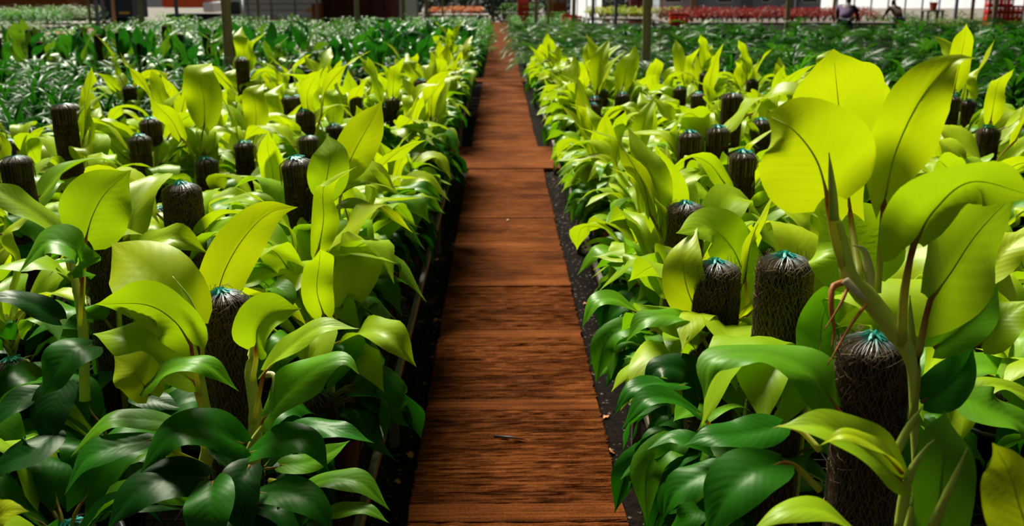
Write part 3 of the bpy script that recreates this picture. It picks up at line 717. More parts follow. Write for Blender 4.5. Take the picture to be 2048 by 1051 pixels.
hero(L1, [(488, 888, 1.72), (420, 858, 1.68), (345, 865, 1.65), (280, 945, 1.64)], 118, (-.15, .7, .65), GRN, .18, .06, 0, .14, .08, None, seed=41)
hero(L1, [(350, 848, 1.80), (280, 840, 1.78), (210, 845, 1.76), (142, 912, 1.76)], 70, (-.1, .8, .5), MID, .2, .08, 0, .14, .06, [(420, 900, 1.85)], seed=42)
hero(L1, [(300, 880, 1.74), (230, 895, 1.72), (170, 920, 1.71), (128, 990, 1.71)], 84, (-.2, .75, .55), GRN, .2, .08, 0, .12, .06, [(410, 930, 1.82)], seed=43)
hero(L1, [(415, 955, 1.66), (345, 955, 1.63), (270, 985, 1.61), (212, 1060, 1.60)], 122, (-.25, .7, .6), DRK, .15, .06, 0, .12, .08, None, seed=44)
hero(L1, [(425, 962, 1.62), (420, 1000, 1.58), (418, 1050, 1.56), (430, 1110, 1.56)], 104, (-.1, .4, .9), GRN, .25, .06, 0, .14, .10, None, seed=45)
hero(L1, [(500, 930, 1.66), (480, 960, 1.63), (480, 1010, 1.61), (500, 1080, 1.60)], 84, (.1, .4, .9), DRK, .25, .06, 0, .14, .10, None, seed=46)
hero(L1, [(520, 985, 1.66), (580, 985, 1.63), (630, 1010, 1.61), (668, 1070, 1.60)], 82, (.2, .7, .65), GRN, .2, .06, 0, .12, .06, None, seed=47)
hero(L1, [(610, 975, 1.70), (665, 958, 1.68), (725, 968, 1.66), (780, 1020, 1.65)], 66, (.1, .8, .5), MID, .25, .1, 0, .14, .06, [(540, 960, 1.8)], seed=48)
hero(L1, [(640, 1032, 1.66), (690, 1018, 1.64), (735, 1018, 1.63), (778, 1045, 1.62)], 42, (.1, .85, .5), MID, .25, .1, 0, .14, .06, [(560, 1000, 1.8)], seed=49)
hero(L1, [(575, 865, 1.80), (625, 850, 1.78), (685, 862, 1.76), (748, 885, 1.76)], 62, (.1, .8, .5), GRN, .25, .16, 0, .14, .06, [(520, 900, 1.86)], seed=50)
hero(L1, [(560, 930, 1.84), (610, 925, 1.83), (660, 905, 1.82), (700, 880, 1.82)], 60, (.1, .7, .6), MID, .25, .1, 0, .14, .06, None, seed=51)
hero(L1, [(270, 790, 1.98), (310, 800, 1.95), (360, 815, 1.94)], 60, (0, .8, .6), DRK, .2, .06, 0, .12, .06, None, seed=52)
hero(L1, [(520, 610, 2.0), (545, 575, 1.98), (575, 590, 1.96), (580, 625, 1.95)], 60, (.1, .8, .5), MID, .3, .1, 0, .14, .06, None, seed=53)
spear(L1, [(522, 650, 1.78), (526, 605, 1.78), (530, 566, 1.78)], .005); spear(L1, [(395, 640, 1.82), (372, 590, 1.80), (345, 552, 1.80)], .006)
spear(L1, [(530, 748, 1.80), (548, 752, 1.78), (545, 790, 1.77)], .006, 'pale_sheath', 'sheath')
spear(L1, [(500, 905, 1.80), (515, 870, 1.79), (530, 842, 1.79)], .010, 'pale_sheath', 'stem')
# --- plant at the left edge
stemtube(L0, [(170, 800, 2.3), (165, 650, 2.28), (150, 560, 2.27), (140, 500, 2.27)], [.012, .012, .01, .006])
hero(L0, [(172, 478, 2.22), (186, 430, 2.20), (212, 385, 2.19), (262, 340, 2.22)], 142, (.0, .3, -.95), LIME, .15, .06, 0, .1, .09, [(165, 620, 2.27), (168, 550, 2.25)], seed=61)
hero(L0, [(165, 545, 2.10), (150, 500, 2.07), (95, 485, 2.06), (38, 545, 2.05)], 96, (0, .8, .5), MID, .3, .12, .2, .16, .08, [(160, 650, 2.2)], seed=62)
hero(L0, [(118, 462, 2.30), (70, 425, 2.28), (20, 395, 2.26), (-40, 360, 2.25)], 84, (.1, .85, .5), LIME, .25, .12, 0, .1, .06, [(140, 540, 2.28)], seed=63)
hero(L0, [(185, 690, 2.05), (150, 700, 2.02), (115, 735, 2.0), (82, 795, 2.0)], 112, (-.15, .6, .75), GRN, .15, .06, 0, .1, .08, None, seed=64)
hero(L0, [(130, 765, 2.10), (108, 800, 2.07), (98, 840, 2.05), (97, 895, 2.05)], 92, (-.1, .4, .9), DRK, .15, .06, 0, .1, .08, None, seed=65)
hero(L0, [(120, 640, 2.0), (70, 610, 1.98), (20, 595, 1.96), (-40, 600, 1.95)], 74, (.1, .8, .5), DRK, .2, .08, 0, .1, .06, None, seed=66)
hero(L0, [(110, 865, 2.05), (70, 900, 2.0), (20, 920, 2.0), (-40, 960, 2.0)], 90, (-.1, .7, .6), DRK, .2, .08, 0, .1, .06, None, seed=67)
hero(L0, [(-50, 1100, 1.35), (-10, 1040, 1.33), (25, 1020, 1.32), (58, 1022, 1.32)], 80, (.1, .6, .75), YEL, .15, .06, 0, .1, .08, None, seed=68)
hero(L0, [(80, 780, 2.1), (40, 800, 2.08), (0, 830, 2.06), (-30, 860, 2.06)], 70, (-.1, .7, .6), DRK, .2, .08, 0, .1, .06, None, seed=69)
# --- leaning pole plant, and those beside the right path edge
hero(L2, [(646, 388, 2.72), (655, 350, 2.70), (660, 310, 2.70), (655, 268, 2.74)], 84, (.05, .25, -.95), LIME, .15, .06, 0, .1, .10, [(648, 520, 2.8), (645, 450, 2.75)], seed=71)
hero(L2, [(690, 345, 2.9), (710, 300, 2.9), (735, 255, 2.9), (765, 200, 2.92)], 82, (0, .4, -.9), YEL, .15, .06, 0, .1, .08, [(675, 480, 2.85), (680, 400, 2.88)], seed=72)
hero(R3, [(1488, 545, 2.16), (1462, 490, 2.15), (1420, 455, 2.14), (1352, 466, 2.10)], 118, (-.1, .6, .7), LIME, .15, .06, 0, .1, .08, [(1500, 640, 2.18)], seed=73)
hero(R3, [(1400, 640, 2.10), (1372, 570, 2.08), (1368, 510, 2.08), (1395, 455, 2.12)], 92, (-.5, .55, .7), YEL, .15, .06, 0, .1, .08, None, seed=74)
hero(R3, [(1395, 655, 2.05), (1345, 630, 2.02), (1290, 640, 2.0), (1250, 685, 2.0)], 72, (-.1, .85, .45), MID, .25, .14, 0, .12, .06, [(1430, 720, 2.1)], seed=75)
hero(R3, [(1270, 620, 2.3), (1230, 598, 2.28), (1190, 605, 2.26), (1164, 655, 2.26)], 58, (-.1, .85, .45), MID, .25, .12, 0, .12, .06, [(1340, 680, 2.35)], seed=76)
hero(R3, [(1405, 830, 1.85), (1350, 800, 1.82), (1290, 800, 1.80), (1243, 858, 1.80)], 68, (-.1, .85, .45), GRN, .25, .1, 0, .12, .06, [(1440, 880, 1.9)], seed=77)
hero(R3, [(1400, 800, 1.95), (1370, 745, 1.93), (1320, 735, 1.92), (1285, 775, 1.92)], 90, (-.1, .7, .6), DRK, .2, .1, 0, .12, .06, None, seed=78)
hero(R3, [(1370, 770, 1.9), (1310, 765, 1.88), (1260, 780, 1.86), (1228, 830, 1.86)], 52, (-.1, .85, .45), GRN, .25, .1, 0, .12, .06, None, seed=79)
hero(R2, [(1640, 760, 1.62), (1640, 690, 1.66), (1650, 620, 1.7), (1690, 560, 1.75)], 110, (-.1, .3, -.9), MID, .15, .08, 0, .1, .08, None, seed=80)
hero(R2, [(1700, 700, 1.95), (1650, 610, 1.95), (1620, 530, 1.98)], 130, (-.1, .5, .8), LIME, .2, .08, 0, .1, .08, None, seed=81)

# ---------------------------------------------------------------- other beds: dark philodendrons, strap-leaved plants, palms, silvery bushes
SOIL_POT = POT
def dark_philo(x, y, n=11, sc=1.0, label='', group='', pole=False, bz=BZ, cols=((.012, .11, .014), (.02, .17, .02), (.05, .25, .02))):
    r = tag(ob('broadleaf_philodendron', None, None, (x, y, bz)), label, 'potted plant', group)
    ob('pot', POT, r)
    off = random.uniform(0, 6.28)
    if pole: add_pole(r, Vector((x, y, bz)), (x, y, bz + .70 + random.uniform(-.05, .06)), (x, y, bz + .1), 2, .9)
    for i in range(n):
        f = (i + .5) / n; cls = 'up' if f > .62 else 'mid' if f > .25 else 'low'
        put_leaf(r, cls, .17 + .16 * f, off + i * 2.4, sc * random.uniform(.85, 1.25), random.choice(cols), 1, dark=True)
    return r
def strap_mesh(seed, n=46, L=.42, w=.022, col='blade'):
    rs = np.random.RandomState(seed); m = MB()
    for i in range(n):
        a = rs.uniform(0, 6.28); l = L * rs.uniform(.6, 1.1); el = rs.uniform(.5, 1.45); z0 = rs.uniform(.05, .32)
        pts = []; p = np.array([0., 0, z0]); d = el; k = 6
        for q in range(k + 1):
            pts.append(p.copy()); p = p + np.array([math.cos(d) * math.cos(a), math.cos(d) * math.sin(a), math.sin(d)]) * l / k; d -= rs.uniform(.15, .42)
        sd = np.array([-math.sin(a), math.cos(a), 0]); ww = w * rs.uniform(.7, 1.2); vs = []; uv = []
        for q, c in enumerate(pts):
            t = q / k; h = ww / 2 * (math.sin(math.pi * (.12 + .86 * t)) ** .7 if t < 1 else .03)
            vs += [c - sd * h + np.array([0, 0, h * .35]), c, c + sd * h + np.array([0, 0, h * .35])]; uv += [(0, t), (.5, t), (1, t)]
        fs = [f for q in range(k) for f in ((q * 3, q * 3 + 1, q * 3 + 4, q * 3 + 3), (q * 3 + 1, q * 3 + 2, q * 3 + 5, q * 3 + 4))]
        m.add(vs, fs, uv)
    m.tube([(0, 0, 0), (0, 0, .3)], [.012, .008], 5)
    return m.build('foliage', M[col], True)
STRAP = [strap_mesh(s) for s in range(5)]; STRAPW = [strap_mesh(s + 20, 26, .40, .045) for s in range(4)]
def frond_mesh(seed, L=.62, nl=15):
    rs = np.random.RandomState(seed); m = MB(); d = rs.uniform(1.0, 1.4); p = np.array([0., 0, 0]); C = []
    for q in range(nl + 6):
        C.append(p.copy()); p = p + np.array([math.cos(d), 0, math.sin(d)]) * L / (nl + 5); d -= .075 + .03 * rs.rand()
    m.tube(C[::2] + [C[-1]], list(np.linspace(.005, .0015, len(C[::2]) + 1)), 4)
    for q in range(5, nl + 6):
        t = (q - 5) / nl; T = C[q] - C[q - 1]; T = T / np.linalg.norm(T); up = np.array([-T[2], 0, T[0]])
        for sg in (-1, 1):
            l = .20 * math.sin(math.pi * (.18 + .74 * t)) * rs.uniform(.85, 1.1); a = math.radians(rs.uniform(38, 55))
            D = T * math.cos(a) + np.array([0, sg * math.sin(a), 0]) + up * .25; e = C[q]; w = .009; vs = []; uv = []
            for k in range(4):
                s = k / 3; c = e + D * l * s + np.array([0, 0, -.35 * l * s * s]); h = w * (1 - s ** 2) + .0004
                vs += [c - T * h, c + T * h + up * .002]; uv += [(0, s), (1, s)]
            m.add(vs, [(k * 2, k * 2 + 1, k * 2 + 3, k * 2 + 2) for k in range(3)], uv)
    return m
FR = [frond_mesh(s) for s in range(6)]; FRM = [f.build('frond', M['blade'], True) for f in FR]
def palm_mesh(seed, n=9):
    rs = np.random.RandomState(seed); m = MB()
    for i in range(n):
        f = FR[rs.randint(len(FR))]; a = i * 2.4 + rs.uniform(-.3, .3); s = rs.uniform(.7, 1.15); tl = rs.uniform(-.35, .5)
        R = Matrix.Rotation(a, 3, 'Z') @ Matrix.Rotation(tl, 3, 'Y') * s
        m.add([tuple(R @ Vector(v) + Vector((0, 0, .14))) for v in f.v], f.f, f.uv)
    return m.build('foliage', M['blade'], True)
PALM = [palm_mesh(s) for s in range(5)]
def bush_mesh(seed, n=80, rad=.26, hgt=.34, ll=.11, lw=.035, z0=.14):
    rs = np.random.RandomState(seed); m = MB()
    for i in range(n):
        a = rs.uniform(0, 6.28); f = rs.uniform(0, 1); rr = rad * math.sqrt(rs.uniform(0, 1)) * (1 - .45 * f); b = np.array([rr * math.cos(a), rr * math.sin(a), z0 + hgt * f])
        a += rs.uniform(-.6, .6); d = rs.uniform(-.1, .9); l = ll * rs.uniform(.7, 1.3); pts = []; p = b
        for q in range(4): pts.append(p); p = p + np.array([math.cos(d) * math.cos(a), math.cos(d) * math.sin(a), math.sin(d)]) * l / 3; d -= .45
        sd = np.array([-math.sin(a), math.cos(a), 0]); vs = []; uv = []
        for q, c in enumerate(pts):
            h = lw / 2 * (.25, 1, .8, .05)[q]; vs += [c - sd * h + (0, 0, h * .4), c, c + sd * h + (0, 0, h * .4)]; uv += [(0, q / 3), (.5, q / 3), (1, q / 3)]
        m.add(vs, [f_ for q in range(3) for f_ in ((q * 3, q * 3 + 1, q * 3 + 4, q * 3 + 3), (q * 3 + 1, q * 3 + 2, q * 3 + 5, q * 3 + 4))], uv)
    for i in range(5):
        a = i * 1.26; m.tube([(0, 0, 0), (.1 * math.cos(a), .1 * math.sin(a), z0 + .1)], [.008, .004], 4)
    return m.build('foliage', M['blade'], True)
BUSH = [bush_mesh(s) for s in range(5)]; SMALLB = [bush_mesh(s + 30, 46, .17, .14, .07, .03, .1) for s in range(4)]
def one(name, data, x, y, z, sc, col, label, cat, group):
    o = ob(name, random.choice(data), None, (x, y, z), (random.uniform(-.1, .1), random.uniform(-.1, .1), random.uniform(0, 6.28)), sc, col)
    return tag(o, label, cat, group)
DG, MG, SV, BG = (.008, .075, .004), (.028, .17, .006), (.055, .15, .030), (.07, .27, .008)
def spots(x0, x1, y0, y1, dx, dy, j=.12, m=90, z=.6):
    o = []; y = y0; row = 0
    while y < y1:
        x = x0; i = 0
        while x < x1:
            a, b = x + random.uniform(-j, j), y + random.uniform(-j, j)
            if in_view(a, b, z, m): o.append((a, b)); WHERE[(a, b)] = (row, i); i += 1
            x += dx
        y += dy; row += 1 if i else 0
    return o
WHERE = {}
def at_row(text, x, y):
    r_, i_ = WHERE[(x, y)]
    return f'{text}, {NUM[min(r_, 38)]} row back, {NUM[min(i_, 38)]} from left'
def plain_bench(x0, x1, y0, y1, label):
    b = tag(ob('growing_bench', None, None, (x0, y0, 0)), label, 'bench', 'growing benches'); w, l = x1 - x0, y1 - y0
    m = MB(); m.box((w / 2, l / 2, BZ - .02), (w, l, .035), ch=.004); ob('top', m.build('top', M['soil']), b)
    for xx in (0, w): m = MB(); m.box((xx, l / 2, BZ - .02), (.03, l, .06), ch=.004); ob('rail', m.build('rail', M['rail']), b)
    lg = MB(); lg.box((0, 0, BZ / 2 - .03), (.05, .05, BZ - .02)); lm = lg.build('leg', M['rail'])
    for i in range(max(2, int(l / 3))):
        for xx in (.06, w - .06): ob('leg', lm, b, (xx, .1 + (l - .2) * i / (max(2, int(l / 3)) - 1), 0))
plain_bench(-2.35, -.38, 17.1, 25.6, 'dark bench along the distant left side of the path')
plain_bench(.42, 2.5, 17.1, 25.6, 'dark bench along the distant right side of the path')
plain_bench(-6.2, -2.55, 4.7, 10.5, 'dark bench under the narrow-leaved plants at left')
plain_bench(-9.4, -2.5, 10.7, 24.8, 'dark bench under the silvery bushes at left')
plain_bench(2.68, 13.0, 4.9, 24.2, 'dark bench under the palms at right')
# left bed, behind the lime plants
for x, y in spots(-1.76, -.42, 11.0, 16.2, .42, .42, .06):
    if not occupied(x, y, .3):
        dark_philo(x, y, 9, 1.0, at_row('glossy dark broadleaf plant behind the left lime bed', x, y), 'dark broadleaf plants behind the left lime bed')
for x, y in spots(-1.98, -.38, 17.2, 25, .52, .56, .1):
    c = random.random()
    if c < .55: one('silvery_bush', BUSH, x, y, BZ, random.uniform(1, 1.3), lerp3(SV, MG, random.random() * .6), at_row('silvery bush far along the path\'s left side', x, y), 'plant', 'silvery bushes far along the path')
    elif c < .8: one('strap_leaf_plant', STRAPW, x, y, BZ, random.uniform(.9, 1.2), lerp3(MG, BG, random.random()), at_row('strap-leaved green plant far along the path\'s left side', x, y), 'plant', 'strap-leaved plants far along the path')
    else: one('green_bush', BUSH, x, y, BZ, 1.1, BG, at_row('bright green bush far along the path\'s left side', x, y), 'plant', 'green bushes far along the path')
# second bed on the left: dark narrow-leaved plants, then poles, then silvery bushes
for x, y in spots(-5.6, -2.75, 5.0, 10.2, .46, .46, .1):
    one('narrow_leaf_plant', STRAP, x, y, BZ, random.uniform(1.0, 1.35), lerp3(DG, MG, random.random() * .6), at_row('dark narrow-leaved plant left of the lime bed', x, y), 'plant', 'narrow-leaved plants left of the lime bed')
for x, y in spots(-7.6, -2.6, 10.9, 13.9, .62, .6, .1):
    dark_philo(x, y, 8, 1.05, at_row('dark broadleaf plant beyond the thick left post', x, y), 'broadleaf plants beyond the left post', pole=(x < -3.7 and random.random() < .55),
               cols=((.02, .17, .02), (.05, .25, .02), (.16, .32, .02)))
for x, y in spots(-9.0, -2.6, 14.6, 24.2, .60, .66, .14):
    if x < -7.9: continue
    c = random.random()
    one('silvery_bush' if c < .8 else 'green_bush', BUSH, x, y, BZ, random.uniform(.95, 1.25), lerp3(SV, MG, random.random() * .5) if c < .8 else BG,
        at_row(('silvery' if c < .8 else 'bright green') + ' bush before the white truck', x, y), 'plant', 'bushes before the white truck')
# right bed, behind the lime plants: palms
for x, y in spots(.57, 2.3, 11.0, 25.2, .52, .58, .1):
    if occupied(x, y, .3): continue
    one('areca_palm', PALM, x, y, BZ, random.uniform(.75, 1.0), lerp3(DG, (.09, .19, .06), random.random()), at_row('feathery pale palm right of the path', x, y), 'palm', 'feathery palms right of the path')
for x, y in spots(.6, 2.6, 26.2, 41.5, .62, .85, .12):
    one('green_bush', BUSH, x, y, -.03, random.uniform(.75, .95), lerp3(BG, SV, random.random() * .7), at_row('light green bush far along the path\'s right side', x, y), 'plant', 'green bushes far right of the path')
for x, y in spots(2.85, 7.4, 5.2, 11.5, .56, .60, .14):
    if random.random() < .6:
        ps = random.uniform(.6, 1.1)
        r = tag(ob('areca_palm', None, None, (x, y, BZ)), at_row('dark feathery palm right of the lime bed', x, y), 'palm', 'dark palms right of the lime bed')
        ob('pot', POT, r); c = lerp3(tuple(v * .6 for v in DG), MG, random.random() ** 2); a0 = random.uniform(0, 6)
        for i in range(9):
            ob('frond', random.choice(FRM), r, (0, 0, .14), (0, random.uniform(-.35, .5), a0 + 2.4 * i), random.uniform(.8, 1.1) * ps, c)
    else:
        one('strap_leaf_plant', STRAP + STRAPW, x, y, BZ, random.uniform(.8, 1.3), lerp3(tuple(v * .6 for v in DG), BG, random.random() ** 2), at_row('dark strap-leaved plant among the right palms', x, y), 'plant', 'strap-leaved plants among the right palms')
for x, y in spots(2.8, 12.6, 12.0, 23.6, .72, .72, .2):
    c = random.random()
    one('areca_palm' if c < .6 else 'strap_leaf_plant', PALM if c < .6 else STRAPW, x, y, BZ, random.uniform(.6, 1.2), lerp3(tuple(v * .6 for v in DG), (.06, .21, .02), random.random() ** 2) if c < .6 else lerp3(DG, MG, random.random()),
        at_row('green palm before the grey building' if c < .6 else 'strap-leaved plant before the grey building', x, y), 'palm' if c < .6 else 'plant', 'plants before the grey building')
def part(name, root, mat, boxes, ch=.01):
    m = MB()
    for c, d in boxes: m.box(c, d, ch=ch)
    return ob(name, m.build(name, M[mat]), root)
def flower_bench(x0, x1, y0, y1, z, label, mat='rail'):
    b = tag(ob('display_bench', None, None, (x0, y0, 0)), label, 'bench'); w, l = x1 - x0, y1 - y0
    part('top', b, mat, [((w / 2, l / 2, z - .03), (w, l, .06))])
    for xx in (.05, w - .05):
        for yy in (.05, l - .05): part('leg', b, 'dark', [((xx, yy, (z - .06) / 2), (.06, .06, z - .02))], 0)
    return b
# distant rows
def rowbed(x0, x1, y0, y1, dx, dy, z, sc, cols, name, label, group, data=SMALLB):
    for x, y in spots(x0, x1, y0, y1, dx, dy, .06, 40, z):
        one(name, data, x, y, z, random.uniform(.85, 1.15) * sc, random.choice(cols), at_row(label, x, y), 'plant', group)
RED = [(.20, .006, .006), (.13, .006, .008), (.26, .014, .008)]
flower_bench(5.0, 11.6, 29.7, 33.4, .46, 'long bench carrying the red-leaved plants')
rowbed(5.2, 11.4, 30, 33.2, .42, .7, .46, 1.5, RED, 'red_leaf_plant', 'red-leaved plant before the grey building', 'red-leaved plants')
flower_bench(3.0, 6.4, 34.8, 36.8, .42, 'bench carrying the yellow-green plants')
rowbed(3.2, 6.2, 35, 36.6, .4, .5, .42, 1.4, [(.35, .36, .02), (.22, .32, .02)], 'yellow_green_plant', 'yellow-green small plant near the path end', 'yellow-green plants')
rowbed(-2.0, -.4, 26.4, 40.4, .5, .75, -.03, .7, [BG, (.10, .27, .02), SV], 'low_green_plant', 'low bright plant left of the far path', 'low plants left of the far path', BUSH)
rowbed(-2.6, -.5, 41, 42.4, .36, .5, .38, 1.2, [(.62, .10, .02), (.5, .16, .03)], 'orange_flower', 'orange flowering plant near the path end', 'orange flowering plants')
rowbed(11.5, 19, 31, 37, .8, 1.2, 0.0, 1.8, [(.05, .13, .02), (.12, .18, .02)], 'low_green_plant', 'low green plant near the people at right', 'low plants near the people')

# ---------------------------------------------------------------- posts
def post(px, ytop_unused, zc, dia, label, mat='postwood', square=False, h=3.4):
    g_ = P(px, 20, zc); m = MB()
    if square: m.box((0, 0, h / 2), (dia, dia, h), ch=.008); m.box((0, 0, .01), (dia * 2.2, dia * 2.2, .02))
    else:
        rs = np.random.RandomState(int(px)); m.tube([(rs.uniform(-.008, .008), rs.uniform(-.008, .008), h * t) for t in np.linspace(0, 1, 9)], [dia / 2 * (1.08 - .12 * t + rs.uniform(-.03, .03)) for t in np.linspace(0, 1, 9)], 12)
    return tag(ob('steel_post' if square else 'wooden_post', m.build('post', M[mat], not square), None, (g_.x, g_.y, -.03)), label, 'post', 'shade house posts')
post(451, 0, 9.9, .095, 'thick weathered wooden post rising from the left lime bed')
post(714, 0, 21, .10, 'weathered wooden post left of the path behind the lime bed')
post(1295, 0, 11.75, .10, 'thick grey wooden post rising behind the right lime bed')
for px, zc, dia, lab in ((281, 20.5, .10, 'wooden post beside the row of short dark poles at upper left'), (227, 26, .09, 'slim wooden post right of the blue steel pair'), (178, 30, .08, 'slim wooden post left of the blue steel pair'),
                         (516, 34, .09, 'slim post in front of the white truck box'), (634, 34, .10, 'slim post at the tail of the white truck'), (806, 28, .11, 'grey wooden post before the green shrubs'),
                         (853, 34, .11, 'wooden post right of the green shrubs'), (1072, 32, .10, 'slim wooden post right of the red crate stack'), (1097, 34, .09, 'slim wooden post left of the notice boards'), (1148, 30, .11, 'wooden post beside the low orange crates'),
                         (1384, 30, .12, 'wooden post left of the building pillar'), (1576, 23, .10, 'wooden post before the grey building'), (1668, 32, .10, 'slim post left of the stooping person in purple'), (1991, 27, .12, 'wooden post before the red crates at right'), (1945, 30, .10, 'dark slim post left of the red crates'), (885, 36, .06, 'thin stick behind the orange flowers')):
    post(px, 0, zc, dia, lab)
for px, zc, lab in ((193, 28, 'left one of two blue-grey steel posts'), (206, 28, 'right one of two blue-grey steel posts'), (353, 30, 'blue-grey steel post before the orange truck'), (1186, 31, 'blue-grey steel post before the white sheet'), (1232, 31, 'blue-grey steel post right of the white sheet'), (1592, 32, 'grey steel post right of the building post'), (1912, 36, 'grey steel post right of the person in brown')):
    post(px, 0, zc, .09, lab, 'bluesteel', True)
g_ = P(1322, 20, 12.5); m = MB(); m.tube([(0, 0, .3), (.01, 0, 1.2), (0, .01, 2.2), (0.01, 0, 3.4)], .006, 6)
tag(ob('string', m.build('string', M['string'], True), None, (g_.x, g_.y, 0)), 'yellow string hanging beside the right wooden post', 'string')
g_ = P(1105, 20, 33); m = MB(); m.tube([(0, 0, .3), (.01, 0, 1.2), (0, .01, 3.4)], .016, 6)
tag(ob('string', m.build('string', M['string'], True), None, (g_.x, g_.y, 0)), 'yellow string hanging by the notice boards', 'string')

# ---------------------------------------------------------------- yard: trucks, building, crates, shelves, people
YZ = -0.9
def X_at(px, Y): return (px - 998) / FPX * (Y * math.cos(TH) + 0.4) 
wm = MB(); wm.lathe([(.0, -.12), (.30, -.12), (.46, -.10), (.48, 0), (.46, .10), (.30, .12), (0, .12)], 20); WHEEL = wm.build('wheel', M['tyre'], True)
hm = MB(); hm.lathe([(.0, -.13), (.18, -.13), (.24, -.115)], 14); HUB = hm.build('hub', M['grey'], True)
def wheel(root, x, y):
    w = ob('wheel', WHEEL, root, (x, y, .48), (math.pi / 2, 0, 0)); ob('hub', HUB, w, rot=(0, math.pi, 0)); return w
def slat_truck(x0, x1, Y, mat, label, nslat=9, cab=True):
    r = tag(ob('slatted_truck', None, None, (x0, Y, YZ)), label, 'truck'); w = x1 - x0
    part('chassis', r, 'dark', [((w / 2, .9, .72), (w, .9, .22)), ((w / 2, .9, .92), (w, 2.2, .12))])
    pm = 'rustwood' if mat == 'rustwood' else 'maroon'
    sl = MB(); sl.box((0, 0, 0), (w - .04, .04, .155), ch=.012); sm = sl.build('slat', M[pm])
    for i in range(nslat): ob('slat', sm, r, (w / 2, -.2, 1.07 + i * .172))
    n = max(3, int(w / .58)); ps = MB(); ps.box((0, 0, 0), (.07, .05, nslat * .172 + .1), ch=.006); psm = ps.build('upright', M[pm])
    for i in range(n + 1): ob('upright', psm, r, (w * i / n, -.245, 1.0 + nslat * .086))
    part('far_side', r, pm, [((w / 2, 2.0, 1.75), (w - .04, .05, nslat * .172))]); part('end_board', r, pm, [((.03, .9, 1.75), (.05, 2.2, nslat * .172))]); part('end_board', r, pm, [((w - .03, .9, 1.75), (.05, 2.2, nslat * .172))])
    for f in (.18, .78): wheel(r, w * f, -.02); wheel(r, w * f, 1.8)
    return r
slat_truck(X_at(-40, 46), X_at(148, 46), 46, 'rustwood', 'rust-brown truck bed with wooden slats at far upper left')
slat_truck(X_at(150, 49), X_at(186, 49), 49, 'maroon', 'small dark brown slatted trailer beside the rust-brown truck bed', 8)
slat_truck(X_at(642, 46), X_at(800, 46), 46, 'maroon', 'dark maroon slatted truck bed behind the left shrubs')
r = tag(ob('tank_truck', None, None, (X_at(205, 47), 47, YZ)), 'dark navy truck body behind the blue steel posts', 'truck'); w = X_at(272, 47) - X_at(205, 47)
part('body', r, 'navy', [((w / 2, .9, 1.75), (w, 2.0, 1.6))], .05); part('chassis', r, 'dark', [((w / 2, .9, .75), (w, 1.0, .3))]); part('marker_stripe', r, 'yellow', [((w * .75, -.115, 1.2), (w * .3, .02, .10))], 0)
for f in (.2, .8): wheel(r, w * f, 0); wheel(r, w * f, 1.7)
r = tag(ob('orange_truck', None, None, (X_at(330, 52), 52, YZ)), 'orange and red truck front behind the white truck', 'truck'); w = X_at(432, 52) - X_at(330, 52)
part('body', r, 'orange', [((w * .42, .9, 2.0), (w * .84, 2.0, 1.35))], .08); part('bumper', r, 'white', [((w * .9, .9, 1.35), (w * .2, 2.1, .5))], .05); part('chassis', r, 'dark', [((w / 2, .9, .85), (w, 1.2, .3))]); part('window', r, 'glass', [((w * .55, -.115, 2.35), (w * .3, .03, .4))])
for f in (.2, .8): wheel(r, w * f, 0); wheel(r, w * f, 1.7)
# white pickup truck
Y = 44.6; x0, x1 = X_at(402, Y), X_at(636, Y); w = x1 - x0
r = tag(ob('white_truck', None, None, (x0, Y, YZ)), 'white truck with long white cargo box and yellow stripe', 'truck')
m = MB(); cw = w * .37
side = [(0.0, .62), (.02, .86), (.42, 1.02), (.95, 1.12), (1.35, 1.78), (cw - .04, 1.86), (cw, 1.8), (cw, .55), (0.2, .55)]
vs = [(a, -.1, b) for a, b in side] + [(a, 1.7, b) for a, b in side]; n = len(side)
m.add(vs, [tuple(range(n))] + [tuple(range(2 * n - 1, n - 1, -1))] + [(i, n + i, n + (i + 1) % n, (i + 1) % n) for i in range(n)])
ob('cab', m.build('cab', M['white']), r)
m = MB(); m.add([(1.16, -.115, 1.2), (1.72, -.115, 1.2), (1.72, -.115, 1.72), (1.45, -.115, 1.72)] + [(1.16, -.1, 1.2), (1.72, -.1, 1.2), (1.72, -.1, 1.72), (1.45, -.1, 1.72)], [(0, 1, 2, 3), (0, 4, 5, 1), (1, 5, 6, 2), (2, 6, 7, 3), (3, 7, 4, 0)]); ob('window', m.build('window', M['glass']), r)
part('window', r, 'glass', [((cw - .18, -.11, 1.45), (.2, .03, .5))]); part('door_handle', r, 'dark', [((1.62, -.12, 1.08), (.13, .04, .03))], 0)
m = MB(); m.box((w * .69, .8, 1.66), (w * .61, 1.9, 1.45), ch=.02); ob('cargo_box', m.build('cargo_box', M['white']), r)
for zz in (1.12, 1.38, 1.64, 1.9): part('rib', r, 'grey', [((w * .69, -.165, zz), (w * .6, .03, .025))], 0)
for f in (.42, .62, .82): part('upright', r, 'grey', [((w * f, -.17, 1.66), (.05, .03, 1.4))], 0)
part('stripe', r, 'yellow', [((w * .69, -.172, 1.0), (w * .6, .02, .06))], 0); part('tail_plate', r, 'yellow', [((w * .94, -.18, 1.38), (.24, .02, .18))], 0)
part('underbody', r, 'dark', [((w * .5, .8, .62), (w * .96, 1.5, .22))]); part('side_skirt', r, 'grey', [((w * .69, -.1, .82), (w * .6, .04, .2))]); part('tail_panel', r, 'rustwood', [((w * .985, .4, 1.2), (.22, 1.2, .9))])
for xx in (.78, w * .82): wheel(r, xx, .0); wheel(r, xx, 1.6)
